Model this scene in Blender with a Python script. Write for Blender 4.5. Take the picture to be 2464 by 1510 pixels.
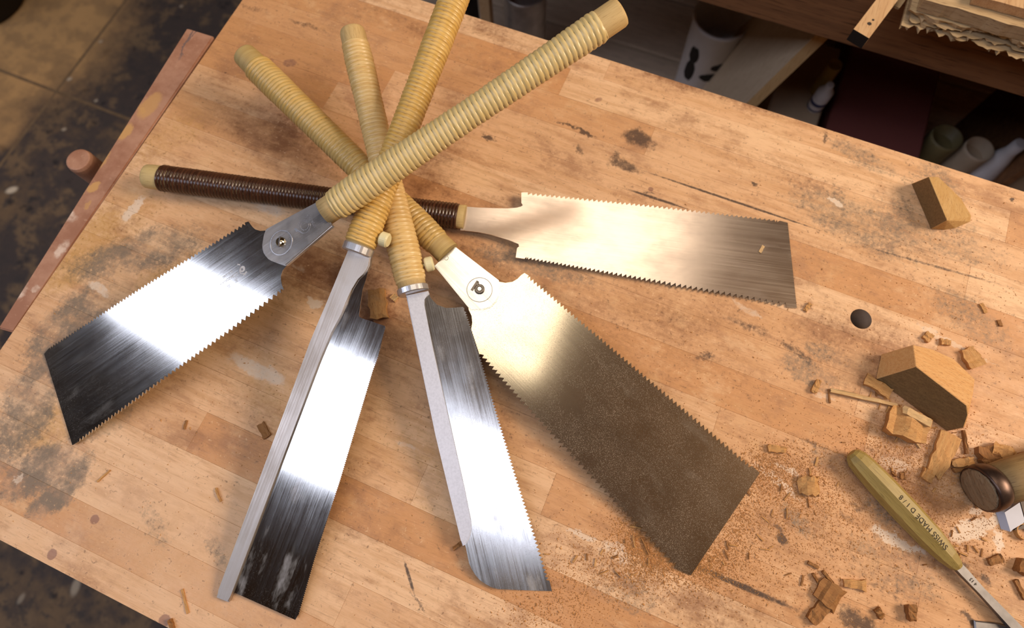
import bpy, bmesh, math, random
from mathutils import Vector, Matrix, noise as mnoise

for o in list(bpy.data.objects):
    bpy.data.objects.remove(o)
S = bpy.context.scene
C = S.collection
random.seed(11)

# ------------------------------------------------------------------ camera, world, lights, exposure
F, CX, CY = 1400.0, 1232.0, 755.0                 # focal length and centre of the 2464x1510 frame
BT = 0.85                                         # bench top height
CAM = Vector((0, 0, BT + 0.478415))
RX = Vector((0.921565, 0.387217, -0.02796))       # camera right
RY = Vector((0.361646, -0.882433, -0.300873))     # camera down
RZ = Vector((-0.141176, 0.267162, -0.953254))     # viewing direction
cd = bpy.data.cameras.new('camera')
cam = bpy.data.objects.new('camera', cd)
C.objects.link(cam)
cd.sensor_width = 36.0
cd.lens = 36.0 * F / 2464.0
cd.clip_start = 0.01
m = Matrix.Identity(4)
for r in range(3):
    m[r][0], m[r][1], m[r][2], m[r][3] = RX[r], -RY[r], -RZ[r], CAM[r]
cam.matrix_world = m
cd.dof.use_dof = True
cd.dof.focus_distance = 0.435
cd.dof.aperture_fstop = 5.6
S.camera = cam

S.view_settings.view_transform = 'Standard'
S.view_settings.look = 'None'
S.view_settings.exposure = 0.12
S.view_settings.gamma = 1.0
S.view_settings.use_curve_mapping = False
S.cycles.max_bounces = 6
S.cycles.diffuse_bounces = 3
S.cycles.glossy_bounces = 4
S.cycles.caustics_reflective = False

W = bpy.data.worlds.new('world')
S.world = W
W.use_nodes = True
W.node_tree.nodes['Background'].inputs[0].default_value = (1.0, 0.72, 0.5, 1)
W.node_tree.nodes['Background'].inputs[1].default_value = 0.035


def area(name, x0, x1, y0, y1, z, radiance, col, aim=None):
    l = bpy.data.lights.new(name, 'AREA')
    l.shape = 'RECTANGLE'
    l.size, l.size_y = x1 - x0, y1 - y0
    l.energy = radiance * math.pi * l.size * l.size_y
    l.color = col
    o = bpy.data.objects.new(name, l)
    o.location = ((x0 + x1) / 2, (y0 + y1) / 2, z)
    if aim:
        o.rotation_euler = (Vector(aim) - o.location).to_track_quat('-Z', 'Y').to_euler()
    C.objects.link(o)
    return o


# long cool ceiling fixture and an added second panel in front of the bench, warm lamps over and behind it
area('cool_ceiling_light', -3.7, -0.42, -1.02, -0.50, 2.5, 5.4, (0.76, 0.82, 1.0))
area('cool_ceiling_light', -0.30, 0.42, -0.57, -0.25, 2.5, 5.4, (0.76, 0.82, 1.0))  # added panel, set off the row to shape the cloudy blade's highlight
area('warm_ceiling_lamp', -0.45, 0.10, 0.28, 0.72, 2.5, 3.3, (1.0, 0.88, 0.68))
area('warm_ceiling_lamp', -0.50, 0.30, 0.73, 1.45, 2.5, 2.7, (1.0, 0.84, 0.68))
area('warm_work_lamp', 1.25, 2.05, 0.55, 1.25, 2.15, 24.0, (1.0, 0.80, 0.60), (0.1, 0.15, BT))


# ------------------------------------------------------------------ geometry helpers
def ray(px, py):
    return (RX * ((px - CX) / F) + RY * ((py - CY) / F) + RZ)


def at(px, py, z=BT):                              # the point of height z seen at this picture position
    d = ray(px, py)
    return CAM + d * ((z - CAM.z) / d.z)


def onplane(px, py, p, n):
    d = ray(px, py)
    return CAM + d * ((p - CAM).dot(n) / d.dot(n))


def depth(p):
    return (p - CAM).dot(RZ)


def finish(name, bm, mat, parent=None, smooth=False, mw=None):
    bmesh.ops.recalc_face_normals(bm, faces=bm.faces)
    me = bpy.data.meshes.new(name)
    bm.to_mesh(me)
    bm.free()
    return link(name, me, mat, parent, smooth, mw)


def link(name, me, mat, parent=None, smooth=False, mw=None):
    for mt in (mat if isinstance(mat, (list, tuple)) else [mat]):
        me.materials.append(mt)
    if smooth:
        me.polygons.foreach_set('use_smooth', [len(q.vertices) == 4 for q in me.polygons])
    o = bpy.data.objects.new(name, me)
    C.objects.link(o)
    if parent:
        o.parent = parent
    if mw is not None:
        o.matrix_world = mw
    return o


def empty(name, mw):
    o = bpy.data.objects.new(name, None)
    o.empty_display_size = 0.02
    C.objects.link(o)
    o.matrix_world = mw if isinstance(mw, Matrix) else Matrix.Translation(mw)
    return o


def tag(o, label, cat, group=None, kind=None):
    o['label'] = label
    o['category'] = cat
    if group:
        o['group'] = group
    if kind:
        o['kind'] = kind
    return o


def add_box(bm, lo, hi, M=None, bevel=0.0):
    r = bmesh.ops.create_cube(bm, size=1.0)
    vs = r['verts']
    lo, hi = Vector(lo), Vector(hi)
    for v in vs:
        v.co = Vector((lo[i] + (v.co[i] + 0.5) * (hi[i] - lo[i]) for i in range(3)))
    if bevel:
        es = list({e for v in vs for e in v.link_edges})
        g = bmesh.ops.bevel(bm, geom=es, offset=bevel, segments=1, affect='EDGES', profile=0.5)
        vs = list({v for f in g['faces'] for v in f.verts} | {v for v in vs if v.is_valid})
    if M is not None:
        bmesh.ops.transform(bm, matrix=M, verts=[v for v in vs if v.is_valid])
    return vs


def box_obj(name, lo, hi, mat, parent=None, bevel=0.0, M=None):
    bm = bmesh.new()
    add_box(bm, lo, hi, M, bevel)
    return finish(name, bm, mat, parent)


def prism(bm, pts, z0, z1):                        # closed outline (local xy) with thickness
    b = [bm.verts.new((p[0], p[1], z0)) for p in pts]
    t = [bm.verts.new((p[0], p[1], z1)) for p in pts]
    n = len(pts)
    bm.faces.new(t)
    bm.faces.new(b[::-1])
    for i in range(n):
        bm.faces.new((b[i], b[(i + 1) % n], t[(i + 1) % n], t[i]))


def lathe(bm, prof, n=32, sy=1.0, sz=1.0, cap=True, phase=0.0):   # profile (x, r) around local x
    rings = []
    for x, r in prof:
        rings.append([bm.verts.new((x, r * sy * math.cos(2 * math.pi * k / n + phase), r * sz * math.sin(2 * math.pi * k / n + phase))) for k in range(n)])
    for a, b in zip(rings, rings[1:]):
        for k in range(n):
            bm.faces.new((a[k], a[(k + 1) % n], b[(k + 1) % n], b[k]))
    if cap:
        bm.faces.new(rings[0])
        bm.faces.new(rings[-1][::-1])
    return rings


def frame(p, d):                                   # x along d, y level, z up
    d = d.normalized()
    t = Vector((0, 0, 1)).cross(d).normalized()
    n = d.cross(t)
    M = Matrix.Identity(4)
    for r in range(3):
        M[r][0], M[r][1], M[r][2], M[r][3] = d[r], t[r], n[r], p[r]
    return M


def hull(name, pts, mat, parent=None, bevel=0.0):
    bm = bmesh.new()
    for p in pts:
        bm.verts.new(p)
    r = bmesh.ops.convex_hull(bm, input=bm.verts)
    bmesh.ops.delete(bm, geom=[v for v in bm.verts if not v.link_faces], context='VERTS')
    bmesh.ops.dissolve_limit(bm, angle_limit=0.05, verts=bm.verts, edges=bm.edges)
    if bevel:
        bmesh.ops.bevel(bm, geom=list(bm.edges), offset=bevel, segments=1, affect='EDGES')
    return finish(name, bm, mat, parent)


# ------------------------------------------------------------------ material helpers
class NT:
    def __init__(self, name):
        self.m = bpy.data.materials.new(name)
        self.m.use_nodes = True
        self.t = self.m.node_tree
        self.b = self.t.nodes['Principled BSDF']

    def n(self, typ, **kw):
        nd = self.t.nodes.new(typ)
        for k, v in kw.items():
            setattr(nd, k, v)
        return nd

    def l(self, a, b):
        self.t.links.new(a, b)

    def set(self, sock, v):
        if hasattr(v, 'is_linked') or hasattr(v, 'links'):
            self.l(v, sock)
        else:
            sock.default_value = v

    def math(self, op, a, b=0.0, clamp=False):
        nd = self.n('ShaderNodeMath', operation=op, use_clamp=clamp)
        self.set(nd.inputs[0], a)
        self.set(nd.inputs[1], b)
        return nd.outputs[0]

    def obj(self):
        return self.n('ShaderNodeTexCoord').outputs['Object']

    def pos(self):
        return self.n('ShaderNodeNewGeometry').outputs['Position']

    def map(self, vec, loc=(0, 0, 0), rot=(0, 0, 0), scale=(1, 1, 1), typ='POINT'):
        nd = self.n('ShaderNodeMapping', vector_type=typ)
        self.l(vec, nd.inputs[0])
        nd.inputs['Location'].default_value = loc
        nd.inputs['Rotation'].default_value = rot
        nd.inputs['Scale'].default_value = scale
        return nd.outputs[0]

    def noise(self, vec, scale, detail=3.0, rough=0.55, w=None):
        nd = self.n('ShaderNodeTexNoise')
        if w is not None:
            nd.noise_dimensions = '4D'
            self.set(nd.inputs['W'], w)
        self.l(vec, nd.inputs['Vector'])
        nd.inputs['Scale'].default_value = scale
        nd.inputs['Detail'].default_value = detail
        nd.inputs['Roughness'].default_value = rough
        return nd.outputs['Fac']

    def ramp(self, fac, lo, hi, a=0.0, b=1.0, smooth=True):
        nd = self.n('ShaderNodeMapRange')
        nd.interpolation_type = 'SMOOTHSTEP' if smooth else 'LINEAR'
        self.l(fac, nd.inputs[0])
        nd.inputs[1].default_value, nd.inputs[2].default_value = lo, hi
        nd.inputs[3].default_value, nd.inputs[4].default_value = a, b
        return nd.outputs[0]

    def mix(self, fac, a, b, mode='MIX'):
        nd = self.n('ShaderNodeMix', data_type='RGBA', blend_type=mode)
        self.set(nd.inputs[0], fac)
        for s, v in ((nd.inputs[6], a), (nd.inputs[7], b)):
            self.set(s, v if not isinstance(v, tuple) else (v + (1,) if len(v) == 3 else v))
        return nd.outputs[2]

    def bump(self, h, strength=0.3, dist=0.001):
        nd = self.n('ShaderNodeBump')
        nd.inputs['Strength'].default_value = strength
        nd.inputs['Distance'].default_value = dist
        self.l(h, nd.inputs['Height'])
        self.l(nd.outputs[0], self.b.inputs['Normal'])

    def out(self, col=None, rough=None, metal=None, spec=None):
        for k, v in (('Base Color', col), ('Roughness', rough), ('Metallic', metal), ('Specular IOR Level', spec)):
            if v is not None:
                self.set(self.b.inputs[k], v if not isinstance(v, tuple) else (v + (1,)))
        return self.m


def blob(n, P, wob, px, py, qx, qy, ratio, z=BT, soft=0.35, amp=0.5):
    """mask of one stain: centre, end of its long half-axis, width ratio; the edge is broken up by noise"""
    c, e = at(px, py, z), at(qx, qy, z)
    L = (e - c).to_2d().length
    ang = math.atan2(e.y - c.y, e.x - c.x)
    if getattr(n, 'last', None) is not None:       # evaluate the stains one after another (keeps the shader small)
        q = n.n('ShaderNodeVectorMath', operation='MULTIPLY_ADD')
        n.l(n.last, q.inputs[0])
        q.inputs[1].default_value = (1e-9, 1e-9, 1e-9)
        n.l(P, q.inputs[2])
        P = q.outputs[0]
    v = n.map(P, (c.x, c.y, z), (0, 0, ang), (L, L * ratio, 10.0), 'TEXTURE')
    ln = n.n('ShaderNodeVectorMath', operation='LENGTH')
    n.l(v, ln.inputs[0])
    d2 = ln.outputs['Value']
    if wob is not None:
        d = n.math('MULTIPLY_ADD', wob, amp)
        d.node.inputs[2].default_value = -amp * 0.5
        d2 = n.math('ADD', d2, d)
    return n.ramp(d2, 1.0 + soft * 0.4, 1.0 - soft)


def blobs(n, P, wob, lst, **kw):
    out = None
    for b in lst:
        b = list(b)
        s = b.pop() if len(b) == 6 else 1.0
        mk = blob(n, P, wob, *b, **kw)
        if s != 1.0:
            mk = n.math('MULTIPLY', mk, s)
        out = mk if out is None else n.math('MAXIMUM', out, mk)
        n.last = out
    return out


# ------------------------------------------------------------------ materials: bench top
# stains of the bench top, some with handle shade painted in: (centre x, y, end of long half-axis x, y, width ratio, strength), grouped by what they are
STAINS_AND_SHADE = {
    'pale': [(480, 1330, 1000, 1620, 0.42, 0.65), (1500, 350, 2100, 520, 0.22, 0.35), (900, 60, 1300, 200, 0.4, 0.3), (1150, 1250, 1500, 1420, 0.3, 0.35), (1800, 560, 2200, 700, 0.3, 0.3)],
    'ochre': [(250, 560, 420, 420, 0.45, 0.6), (170, 640, 300, 560, 0.4, 0.7), (420, 690, 640, 600, 0.4, 0.6), (120, 1020, 260, 980, 0.6, 0.7), (780, 330, 900, 500, 0.5, 0.35), (1050, 1150, 1200, 1330, 0.5, 0.4),
              (400, 330, 560, 240, 0.4, 0.4), (640, 930, 760, 1060, 0.5, 0.4)],
    'brown': [(770, 640, 960, 760, 0.55, 0.85), (660, 330, 800, 430, 0.45, 0.9), (1000, 430, 1180, 300, 0.35, 0.6), (900, 760, 1010, 860, 0.5, 0.85), (1250, 560, 1420, 690, 0.35, 0.45), (1580, 800, 1900, 960, 0.45, 0.4),  # marks by the crossing handles mix brown dirt with painted handle shadow
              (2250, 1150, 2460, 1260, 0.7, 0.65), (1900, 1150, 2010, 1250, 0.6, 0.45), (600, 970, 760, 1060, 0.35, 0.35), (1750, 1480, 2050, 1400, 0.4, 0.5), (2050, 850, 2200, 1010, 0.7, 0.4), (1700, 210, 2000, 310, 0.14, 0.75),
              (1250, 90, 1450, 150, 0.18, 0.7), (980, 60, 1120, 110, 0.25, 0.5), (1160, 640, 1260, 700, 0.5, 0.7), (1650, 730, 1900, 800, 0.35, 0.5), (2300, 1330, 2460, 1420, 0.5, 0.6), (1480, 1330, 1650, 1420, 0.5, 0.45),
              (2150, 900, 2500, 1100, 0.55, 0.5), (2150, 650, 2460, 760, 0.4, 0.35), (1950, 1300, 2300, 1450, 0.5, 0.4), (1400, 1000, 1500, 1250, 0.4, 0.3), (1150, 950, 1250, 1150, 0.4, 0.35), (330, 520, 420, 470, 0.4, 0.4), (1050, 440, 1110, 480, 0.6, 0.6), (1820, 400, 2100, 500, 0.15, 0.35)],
    'grey': [(330, 610, 520, 560, 0.34, 0.8), (190, 770, 330, 650, 0.5, 0.85), (75, 960, 150, 790, 0.45, 0.85), (90, 1130, 200, 1060, 0.5, 0.9), (150, 1170, 235, 1080, 0.42, 1.0), (240, 1020, 340, 970, 0.35, 0.6),
             (20, 1060, 60, 950, 0.5, 0.7), (550, 610, 620, 560, 0.5, 0.5), (2080, 540, 2300, 640, 0.35, 0.6), (2260, 480, 2300, 600, 0.6, 0.5), (1960, 900, 2060, 960, 0.4, 0.6), (2330, 760, 2460, 850, 0.4, 0.5),
             (370, 1260, 400, 1330, 0.4, 0.35), (520, 1320, 545, 1360, 0.5, 0.5), (2080, 380, 2200, 440, 0.25, 0.5), (1300, 640, 1500, 690, 0.2, 0.6), (2120, 1230, 2180, 1280, 0.5, 0.5), (2400, 1180, 2460, 1260, 0.5, 0.5), (2250, 560, 2460, 640, 0.4, 0.5), (1990, 1100, 2060, 1130, 0.5, 0.5), (2150, 1360, 2300, 1430, 0.5, 0.45), (1800, 560, 1850, 600, 0.5, 0.3), (2000, 850, 2080, 880, 0.3, 0.5), (1500, 1420, 1620, 1460, 0.4, 0.4), (1920, 1250, 1960, 1290, 0.5, 0.6)],
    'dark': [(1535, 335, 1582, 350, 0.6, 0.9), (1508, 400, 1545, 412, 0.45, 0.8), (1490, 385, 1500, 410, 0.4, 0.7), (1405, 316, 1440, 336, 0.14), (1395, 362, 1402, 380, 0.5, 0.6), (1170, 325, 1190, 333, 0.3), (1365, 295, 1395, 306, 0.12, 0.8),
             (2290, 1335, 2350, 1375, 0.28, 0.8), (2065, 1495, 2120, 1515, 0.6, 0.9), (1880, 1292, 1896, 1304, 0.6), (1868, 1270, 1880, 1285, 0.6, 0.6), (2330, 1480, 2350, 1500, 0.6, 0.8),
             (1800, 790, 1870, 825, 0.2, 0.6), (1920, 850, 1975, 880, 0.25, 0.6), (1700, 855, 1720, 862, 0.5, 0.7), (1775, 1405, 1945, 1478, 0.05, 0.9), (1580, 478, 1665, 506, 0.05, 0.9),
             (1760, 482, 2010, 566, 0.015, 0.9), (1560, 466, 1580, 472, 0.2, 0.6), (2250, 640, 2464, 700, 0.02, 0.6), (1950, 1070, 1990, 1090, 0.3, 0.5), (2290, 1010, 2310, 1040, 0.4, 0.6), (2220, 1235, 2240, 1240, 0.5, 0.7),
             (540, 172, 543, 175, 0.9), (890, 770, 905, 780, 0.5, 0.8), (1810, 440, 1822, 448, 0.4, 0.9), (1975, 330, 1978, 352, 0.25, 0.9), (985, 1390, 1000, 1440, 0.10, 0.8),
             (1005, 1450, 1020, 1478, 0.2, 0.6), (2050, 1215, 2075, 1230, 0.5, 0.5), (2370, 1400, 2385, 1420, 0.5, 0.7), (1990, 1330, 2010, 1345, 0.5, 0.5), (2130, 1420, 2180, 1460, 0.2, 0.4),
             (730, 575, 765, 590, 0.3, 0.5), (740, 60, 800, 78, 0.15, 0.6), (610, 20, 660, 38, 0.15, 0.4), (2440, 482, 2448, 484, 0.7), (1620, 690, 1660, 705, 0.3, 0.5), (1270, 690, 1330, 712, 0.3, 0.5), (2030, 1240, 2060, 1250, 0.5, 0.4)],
    'knot': [(228, 1249, 240, 1249, 1.0), (125, 1333, 137, 1335, 1.1), (396, 1492, 412, 1492, 0.9), (697, 151, 716, 151, 0.65, 0.7), (652, 146, 660, 146, 0.8, 0.6), (1566, 455, 1573, 455, 1.0), (1440, 240, 1450, 236, 0.6, 0.7)],
    'white': [(326, 500, 298, 532, 0.36), (615, 888, 690, 925, 0.26, 0.8), (765, 727, 786, 736, 0.45), (640, 495, 690, 515, 0.4, 0.6), (235, 692, 262, 712, 0.4, 0.7), (1400, 1288, 1440, 1300, 0.25, 0.7), (1480, 1330, 1520, 1362, 0.4, 0.6),
              (2160, 1303, 2235, 1338, 0.17), (2340, 1272, 2400, 1256, 0.33), (2400, 1258, 2425, 1235, 0.4), (2402, 1305, 2405, 1332, 0.55), (1890, 1130, 1925, 1150, 0.2, 0.8), (1870, 1160, 1930, 1210, 0.15, 0.7),
              (1620, 680, 1660, 700, 0.2, 0.5), (1800, 745, 1850, 775, 0.2, 0.5), (1980, 955, 2010, 965, 0.2, 0.5), (2160, 1120, 2210, 1130, 0.5, 0.5), (2010, 485, 2025, 492, 0.4), (2182, 371, 2192, 375, 0.4), (1420, 115, 1425, 117, 0.6),
              (720, 640, 735, 650, 0.4, 0.4), (980, 1075, 1010, 1085, 0.3, 0.5), (2300, 830, 2400, 880, 0.08, 0.6), (2200, 870, 2230, 885, 0.3, 0.4), (45, 1155, 62, 1140, 0.35, 0.6), (2350, 1230, 2380, 1225, 0.4, 0.6)],
}


def mat_stave(x0, x1, y0, y1, rnd, seed):
    n = NT('maple_strip')
    P = n.pos()
    off = (seed * 1.37, seed * 0.71, seed * 0.53)
    grain = n.noise(n.map(P, loc=off, scale=(3.0, 40.0, 40.0)), 4.0, 5.0, 0.62)
    fine = n.noise(n.map(P, scale=(14.0, 160.0, 160.0)), 6.0, 2.0)
    streak = n.noise(n.map(P, scale=(10.0, 34.0, 30.0)), 2.2, 6.0, 0.7)
    mid = n.noise(P, 26.0, 6.0, 0.72)
    wn = n.n('ShaderNodeTexNoise')
    n.l(P, wn.inputs['Vector'])
    wn.inputs['Scale'].default_value, wn.inputs['Detail'].default_value, wn.inputs['Roughness'].default_value = 30.0, 7.0, 0.72
    v = n.n('ShaderNodeVectorMath', operation='MULTIPLY_ADD')     # positions pushed about by noise: ragged stain outlines
    n.l(wn.outputs['Color'], v.inputs[0])
    v.inputs[1].default_value = (0.034, 0.026, 0.0)
    n.l(P, v.inputs[2])
    v2 = n.n('ShaderNodeVectorMath', operation='SUBTRACT')
    n.l(v.outputs[0], v2.inputs[0])
    v2.inputs[1].default_value = (0.017, 0.013, 0.0)
    PW = v2.outputs[0]
    n.last = None
    speck = n.noise(P, 330.0, 3.0, 0.65)
    mix = lambda t: tuple(a + (b - a) * t for a, b in zip((0.64, 0.315, 0.130), (0.86, 0.545, 0.305)))
    col = n.mix(n.ramp(grain, 0.42, 0.68, 0.0, 0.5), mix(rnd), (0.56, 0.275, 0.105))
    col = n.mix(n.ramp(streak, 0.50, 0.70, 0.0, 0.6), col, (0.46, 0.225, 0.10))
    col = n.mix(n.ramp(mid, 0.55, 0.74, 0.0, 0.55), col, (0.38, 0.180, 0.085))
    blot = n.noise(n.map(P, loc=(5, 2, 1), scale=(1.0, 1.6, 1.0)), 15.0, 8.0, 0.74)
    col = n.mix(n.ramp(blot, 0.50, 0.68, 0.0, 0.72), col, (0.38, 0.180, 0.085))
    col = n.mix(n.ramp(blot, 0.46, 0.30, 0.0, 0.5), col, (0.86, 0.56, 0.31))
    col = n.mix(n.ramp(mid, 0.46, 0.26, 0.0, 0.4), col, (0.84, 0.54, 0.28))
    scr = n.noise(n.map(P, rot=(0, 0, 0.7), scale=(25.0, 600.0, 30.0)), 1.0, 2.0, 0.6)
    col = n.mix(n.ramp(scr, 0.68, 0.76, 0.0, 0.4), col, (0.20, 0.10, 0.05))
    col = n.mix(n.ramp(fine, 0.52, 0.75, 0.0, 0.35), col, (0.36, 0.17, 0.07))

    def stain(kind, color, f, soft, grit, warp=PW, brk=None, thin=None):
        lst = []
        for b in STAINS_AND_SHADE[kind]:
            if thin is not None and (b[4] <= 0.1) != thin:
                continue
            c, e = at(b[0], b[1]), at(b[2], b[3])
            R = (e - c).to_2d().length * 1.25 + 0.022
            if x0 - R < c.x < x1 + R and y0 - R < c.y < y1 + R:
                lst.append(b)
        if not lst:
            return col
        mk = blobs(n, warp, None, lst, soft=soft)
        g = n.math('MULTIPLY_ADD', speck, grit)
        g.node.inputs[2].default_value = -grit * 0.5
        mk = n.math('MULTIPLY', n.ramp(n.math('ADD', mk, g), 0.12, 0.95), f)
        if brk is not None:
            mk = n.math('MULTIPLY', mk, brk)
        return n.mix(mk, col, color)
    bk1 = n.ramp(blot, 0.36, 0.60, 0.12, 1.0)
    bk2 = n.ramp(mid, 0.36, 0.58, 0.2, 1.0)
    col = stain('pale', (0.77, 0.475, 0.265), 0.9, 0.8, 0.5)
    col = stain('ochre', (0.58, 0.31, 0.085), 0.95, 0.7, 0.9, PW, bk2)
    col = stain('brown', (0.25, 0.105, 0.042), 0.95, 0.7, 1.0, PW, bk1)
    col = stain('grey', (0.215, 0.165, 0.115), 0.92, 0.5, 1.4, PW, bk2)
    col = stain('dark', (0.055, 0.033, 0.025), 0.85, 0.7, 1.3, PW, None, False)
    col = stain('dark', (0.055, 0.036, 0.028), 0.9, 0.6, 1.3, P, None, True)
    col = stain('knot', (0.28, 0.13, 0.085), 0.75, 0.3, 1.2, P)
    col = stain('white', (0.80, 0.63, 0.47), 0.85, 0.4, 0.9)
    col = n.mix(n.ramp(speck, 0.62, 0.72, 0.0, 0.5), col, (0.22, 0.10, 0.04))
    col = n.mix(n.ramp(speck, 0.36, 0.28, 0.0, 0.5), col, (0.86, 0.58, 0.33))
    n.bump(n.math('ADD', fine, n.math('MULTIPLY', mid, 1.5)), 0.25, 0.0006)
    return n.out(col, n.ramp(mid, 0.3, 0.7, 0.42, 0.66), spec=0.35)


def mat_wood(name, c1, c2, c3, axis=0, scale=1.0, rough=0.6, speck=0.0, spec=0.3):
    """straight-grained wood in the object's own space, grain along one axis"""
    n = NT(name)
    O = n.obj()
    sc = [70.0 * scale] * 3
    sc[axis] = 5.0 * scale
    g = n.noise(n.map(O, scale=tuple(sc)), 3.0, 5.0, 0.62, w=n.math('MULTIPLY', n.n('ShaderNodeObjectInfo').outputs['Random'], 20.0))
    f = n.noise(n.map(O, scale=tuple(x * 4 for x in sc)), 3.0, 2.0)
    col = n.mix(n.ramp(g, 0.32, 0.68), c1, c2)
    col = n.mix(n.ramp(f, 0.54, 0.72, 0.0, 0.75), col, c3)
    if speck:
        col = n.mix(n.ramp(n.noise(O, 900.0, 2.0), 0.58, 0.68, 0, speck), col, c3)
    n.bump(n.math('ADD', f, g), 0.3, 0.0004)
    return n.out(col, rough, spec=spec)


def mat_rattan(name, c1, c2, c3, dirt, rough=0.34):
    n = NT(name)
    O = n.obj()
    coil = n.noise(n.map(O, scale=(330.0, 18.0, 18.0)), 1.0, 2.0, 0.6)
    fib = n.noise(n.map(O, scale=(900.0, 60.0, 60.0)), 1.0, 3.0, 0.6)
    spot = n.noise(n.map(O, scale=(110.0, 70.0, 70.0)), 1.0, 4.0, 0.6)
    col = n.mix(n.ramp(coil, 0.34, 0.66), c1, c2)
    col = n.mix(n.ramp(fib, 0.5, 0.75, 0.0, 0.5), col, c3)
    col = n.mix(n.ramp(spot, 0.64, 0.74, 0.0, dirt), col, (0.10, 0.065, 0.03))
    gr = n.n('ShaderNodeAttribute', attribute_name='groove').outputs['Fac']
    col = n.mix(n.ramp(gr, 0.45, 1.0, 0.0, 0.85), col, tuple(x * 0.25 for x in c3))
    n.bump(fib, 0.15, 0.0003)
    return n.out(col, rough, spec=0.5)


def mat_steel(name, base=(0.62, 0.60, 0.57), rough=0.16, streak=0.10, dust=0.15, haze=0.2, hazecol=(0.45, 0.45, 0.47), stain=0.2, dustcol=(0.42, 0.24, 0.10), film=0.0, dthr=0.60):
    """worn saw steel: lengthwise grinding marks, handled haze, sawdust specks"""
    n = NT(name)
    O = n.obj()
    br = n.noise(n.map(O, scale=(6.0, 900.0, 50.0)), 1.0, 3.0, 0.7)
    cl = n.noise(n.map(O, scale=(16.0, 30.0, 30.0)), 1.0, 4.0, 0.62)
    sc = n.noise(n.map(O, rot=(0, 0, 0.5), scale=(60.0, 1500.0, 60.0)), 1.0, 2.0, 0.6)
    col = n.mix(n.ramp(cl, 0.40, 0.75, 0.0, stain), base, tuple(x * 0.45 for x in base))
    r = n.math('ADD', n.math('MULTIPLY', n.ramp(br, 0.3, 0.7), streak), n.math('MULTIPLY', n.ramp(cl, 0.35, 0.7), streak * 0.9))
    r = n.math('ADD', r, rough)
    hz = n.math('MULTIPLY', n.ramp(n.noise(n.map(O, loc=(3, 1, 0), scale=(22.0, 60.0, 20.0)), 1.0, 4.0, 0.66), 0.54, 0.80), haze)
    scr = n.ramp(sc, 0.72, 0.76, 0.0, 0.5)
    d1 = n.ramp(n.noise(O, 1900.0, 2.0, 0.6), dthr, dthr + 0.10, film, 1.0)
    dmask = n.ramp(n.noise(O, 30.0, 3.0, 0.6), 0.30, 0.65, 0.25, 1.0)
    d = n.math('MULTIPLY', n.math('MULTIPLY', d1, dmask), dust)
    metal = n.math('SUBTRACT', 1.0, n.math('ADD', n.math('ADD', d, hz), n.math('MULTIPLY', scr, haze), clamp=True), clamp=True)
    col = n.mix(n.math('ADD', hz, n.math('MULTIPLY', scr, haze), clamp=True), col, hazecol)
    col = n.mix(d, col, dustcol)
    n.bump(br, 0.04, 0.0002)
    return n.out(col, r, metal)


def mat_plain(name, col, rough=0.5, metal=0.0, var=0.3, scale=40.0, spec=0.4, bump=0.0, dark=None):
    n = NT(name)
    f = n.noise(n.obj(), scale, 4.0, 0.6)
    c = n.mix(n.ramp(f, 0.35, 0.7, 0.0, var), col, dark or tuple(x * 0.4 for x in col))
    if bump:
        n.bump(n.noise(n.obj(), scale * 12, 2.0), bump, 0.0004)
    return n.out(c, rough, metal, spec)


M_HOLE = mat_plain('dog_hole_wall', (0.42, 0.31, 0.22), 0.8, var=0.3)  # greyer tone on the wall of the dog hole
M_END = mat_wood('bench_underside_wood', (0.42, 0.24, 0.12), (0.30, 0.16, 0.08), (0.18, 0.09, 0.05))
M_R1 = mat_rattan('pale_rattan', (0.68, 0.50, 0.20), (0.76, 0.59, 0.28), (0.58, 0.39, 0.12), 0.3)
M_R2 = mat_rattan('golden_rattan', (0.66, 0.40, 0.095), (0.74, 0.49, 0.16), (0.46, 0.24, 0.05), 0.5)
M_R3 = mat_rattan('honey_rattan', (0.70, 0.46, 0.165), (0.78, 0.56, 0.25), (0.58, 0.33, 0.10), 0.25)
M_R4 = mat_rattan('dusty_rattan', (0.62, 0.40, 0.115), (0.58, 0.41, 0.16), (0.42, 0.25, 0.075), 0.75)
M_R5 = mat_rattan('dark_rattan', (0.050, 0.020, 0.011), (0.080, 0.032, 0.016), (0.025, 0.010, 0.006), 0.1, rough=0.2)
M_CORE = mat_wood('handle_core_wood', (0.66, 0.46, 0.20), (0.58, 0.39, 0.16), (0.44, 0.27, 0.10), scale=2.0)
M_CORE4 = mat_rattan('grubby_core_wood', (0.52, 0.37, 0.14), (0.46, 0.31, 0.11), (0.36, 0.23, 0.08), 0.8, rough=0.6)
M_CORE5 = mat_wood('pale_core_wood', (0.62, 0.46, 0.20), (0.55, 0.40, 0.17), (0.44, 0.30, 0.12), scale=2.0)
M_NYLON = mat_plain('ivory_nylon', (0.80, 0.72, 0.42), 0.4, var=0.1)
M_B1 = mat_steel('polished_blade', rough=0.07, streak=0.04, dust=0.3, haze=0.14, film=0.10)
M_B2 = mat_steel('smeared_blade', rough=0.068, streak=0.045, dust=0.2, haze=0.6, hazecol=(0.40, 0.40, 0.46))
M_B3 = mat_steel('cloudy_blade', rough=0.09, streak=0.08, dust=0.5, dustcol=(0.42, 0.40, 0.40), film=0.35, haze=0.7, hazecol=(0.34, 0.33, 0.34), stain=0.6)
M_B4 = mat_steel('dusty_blade', base=(0.70, 0.61, 0.48), rough=0.115, streak=0.02, dust=0.6, haze=0.10, hazecol=(0.14, 0.09, 0.06), stain=0.25, film=0.05, dthr=0.56, dustcol=(0.34, 0.19, 0.08))
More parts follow.
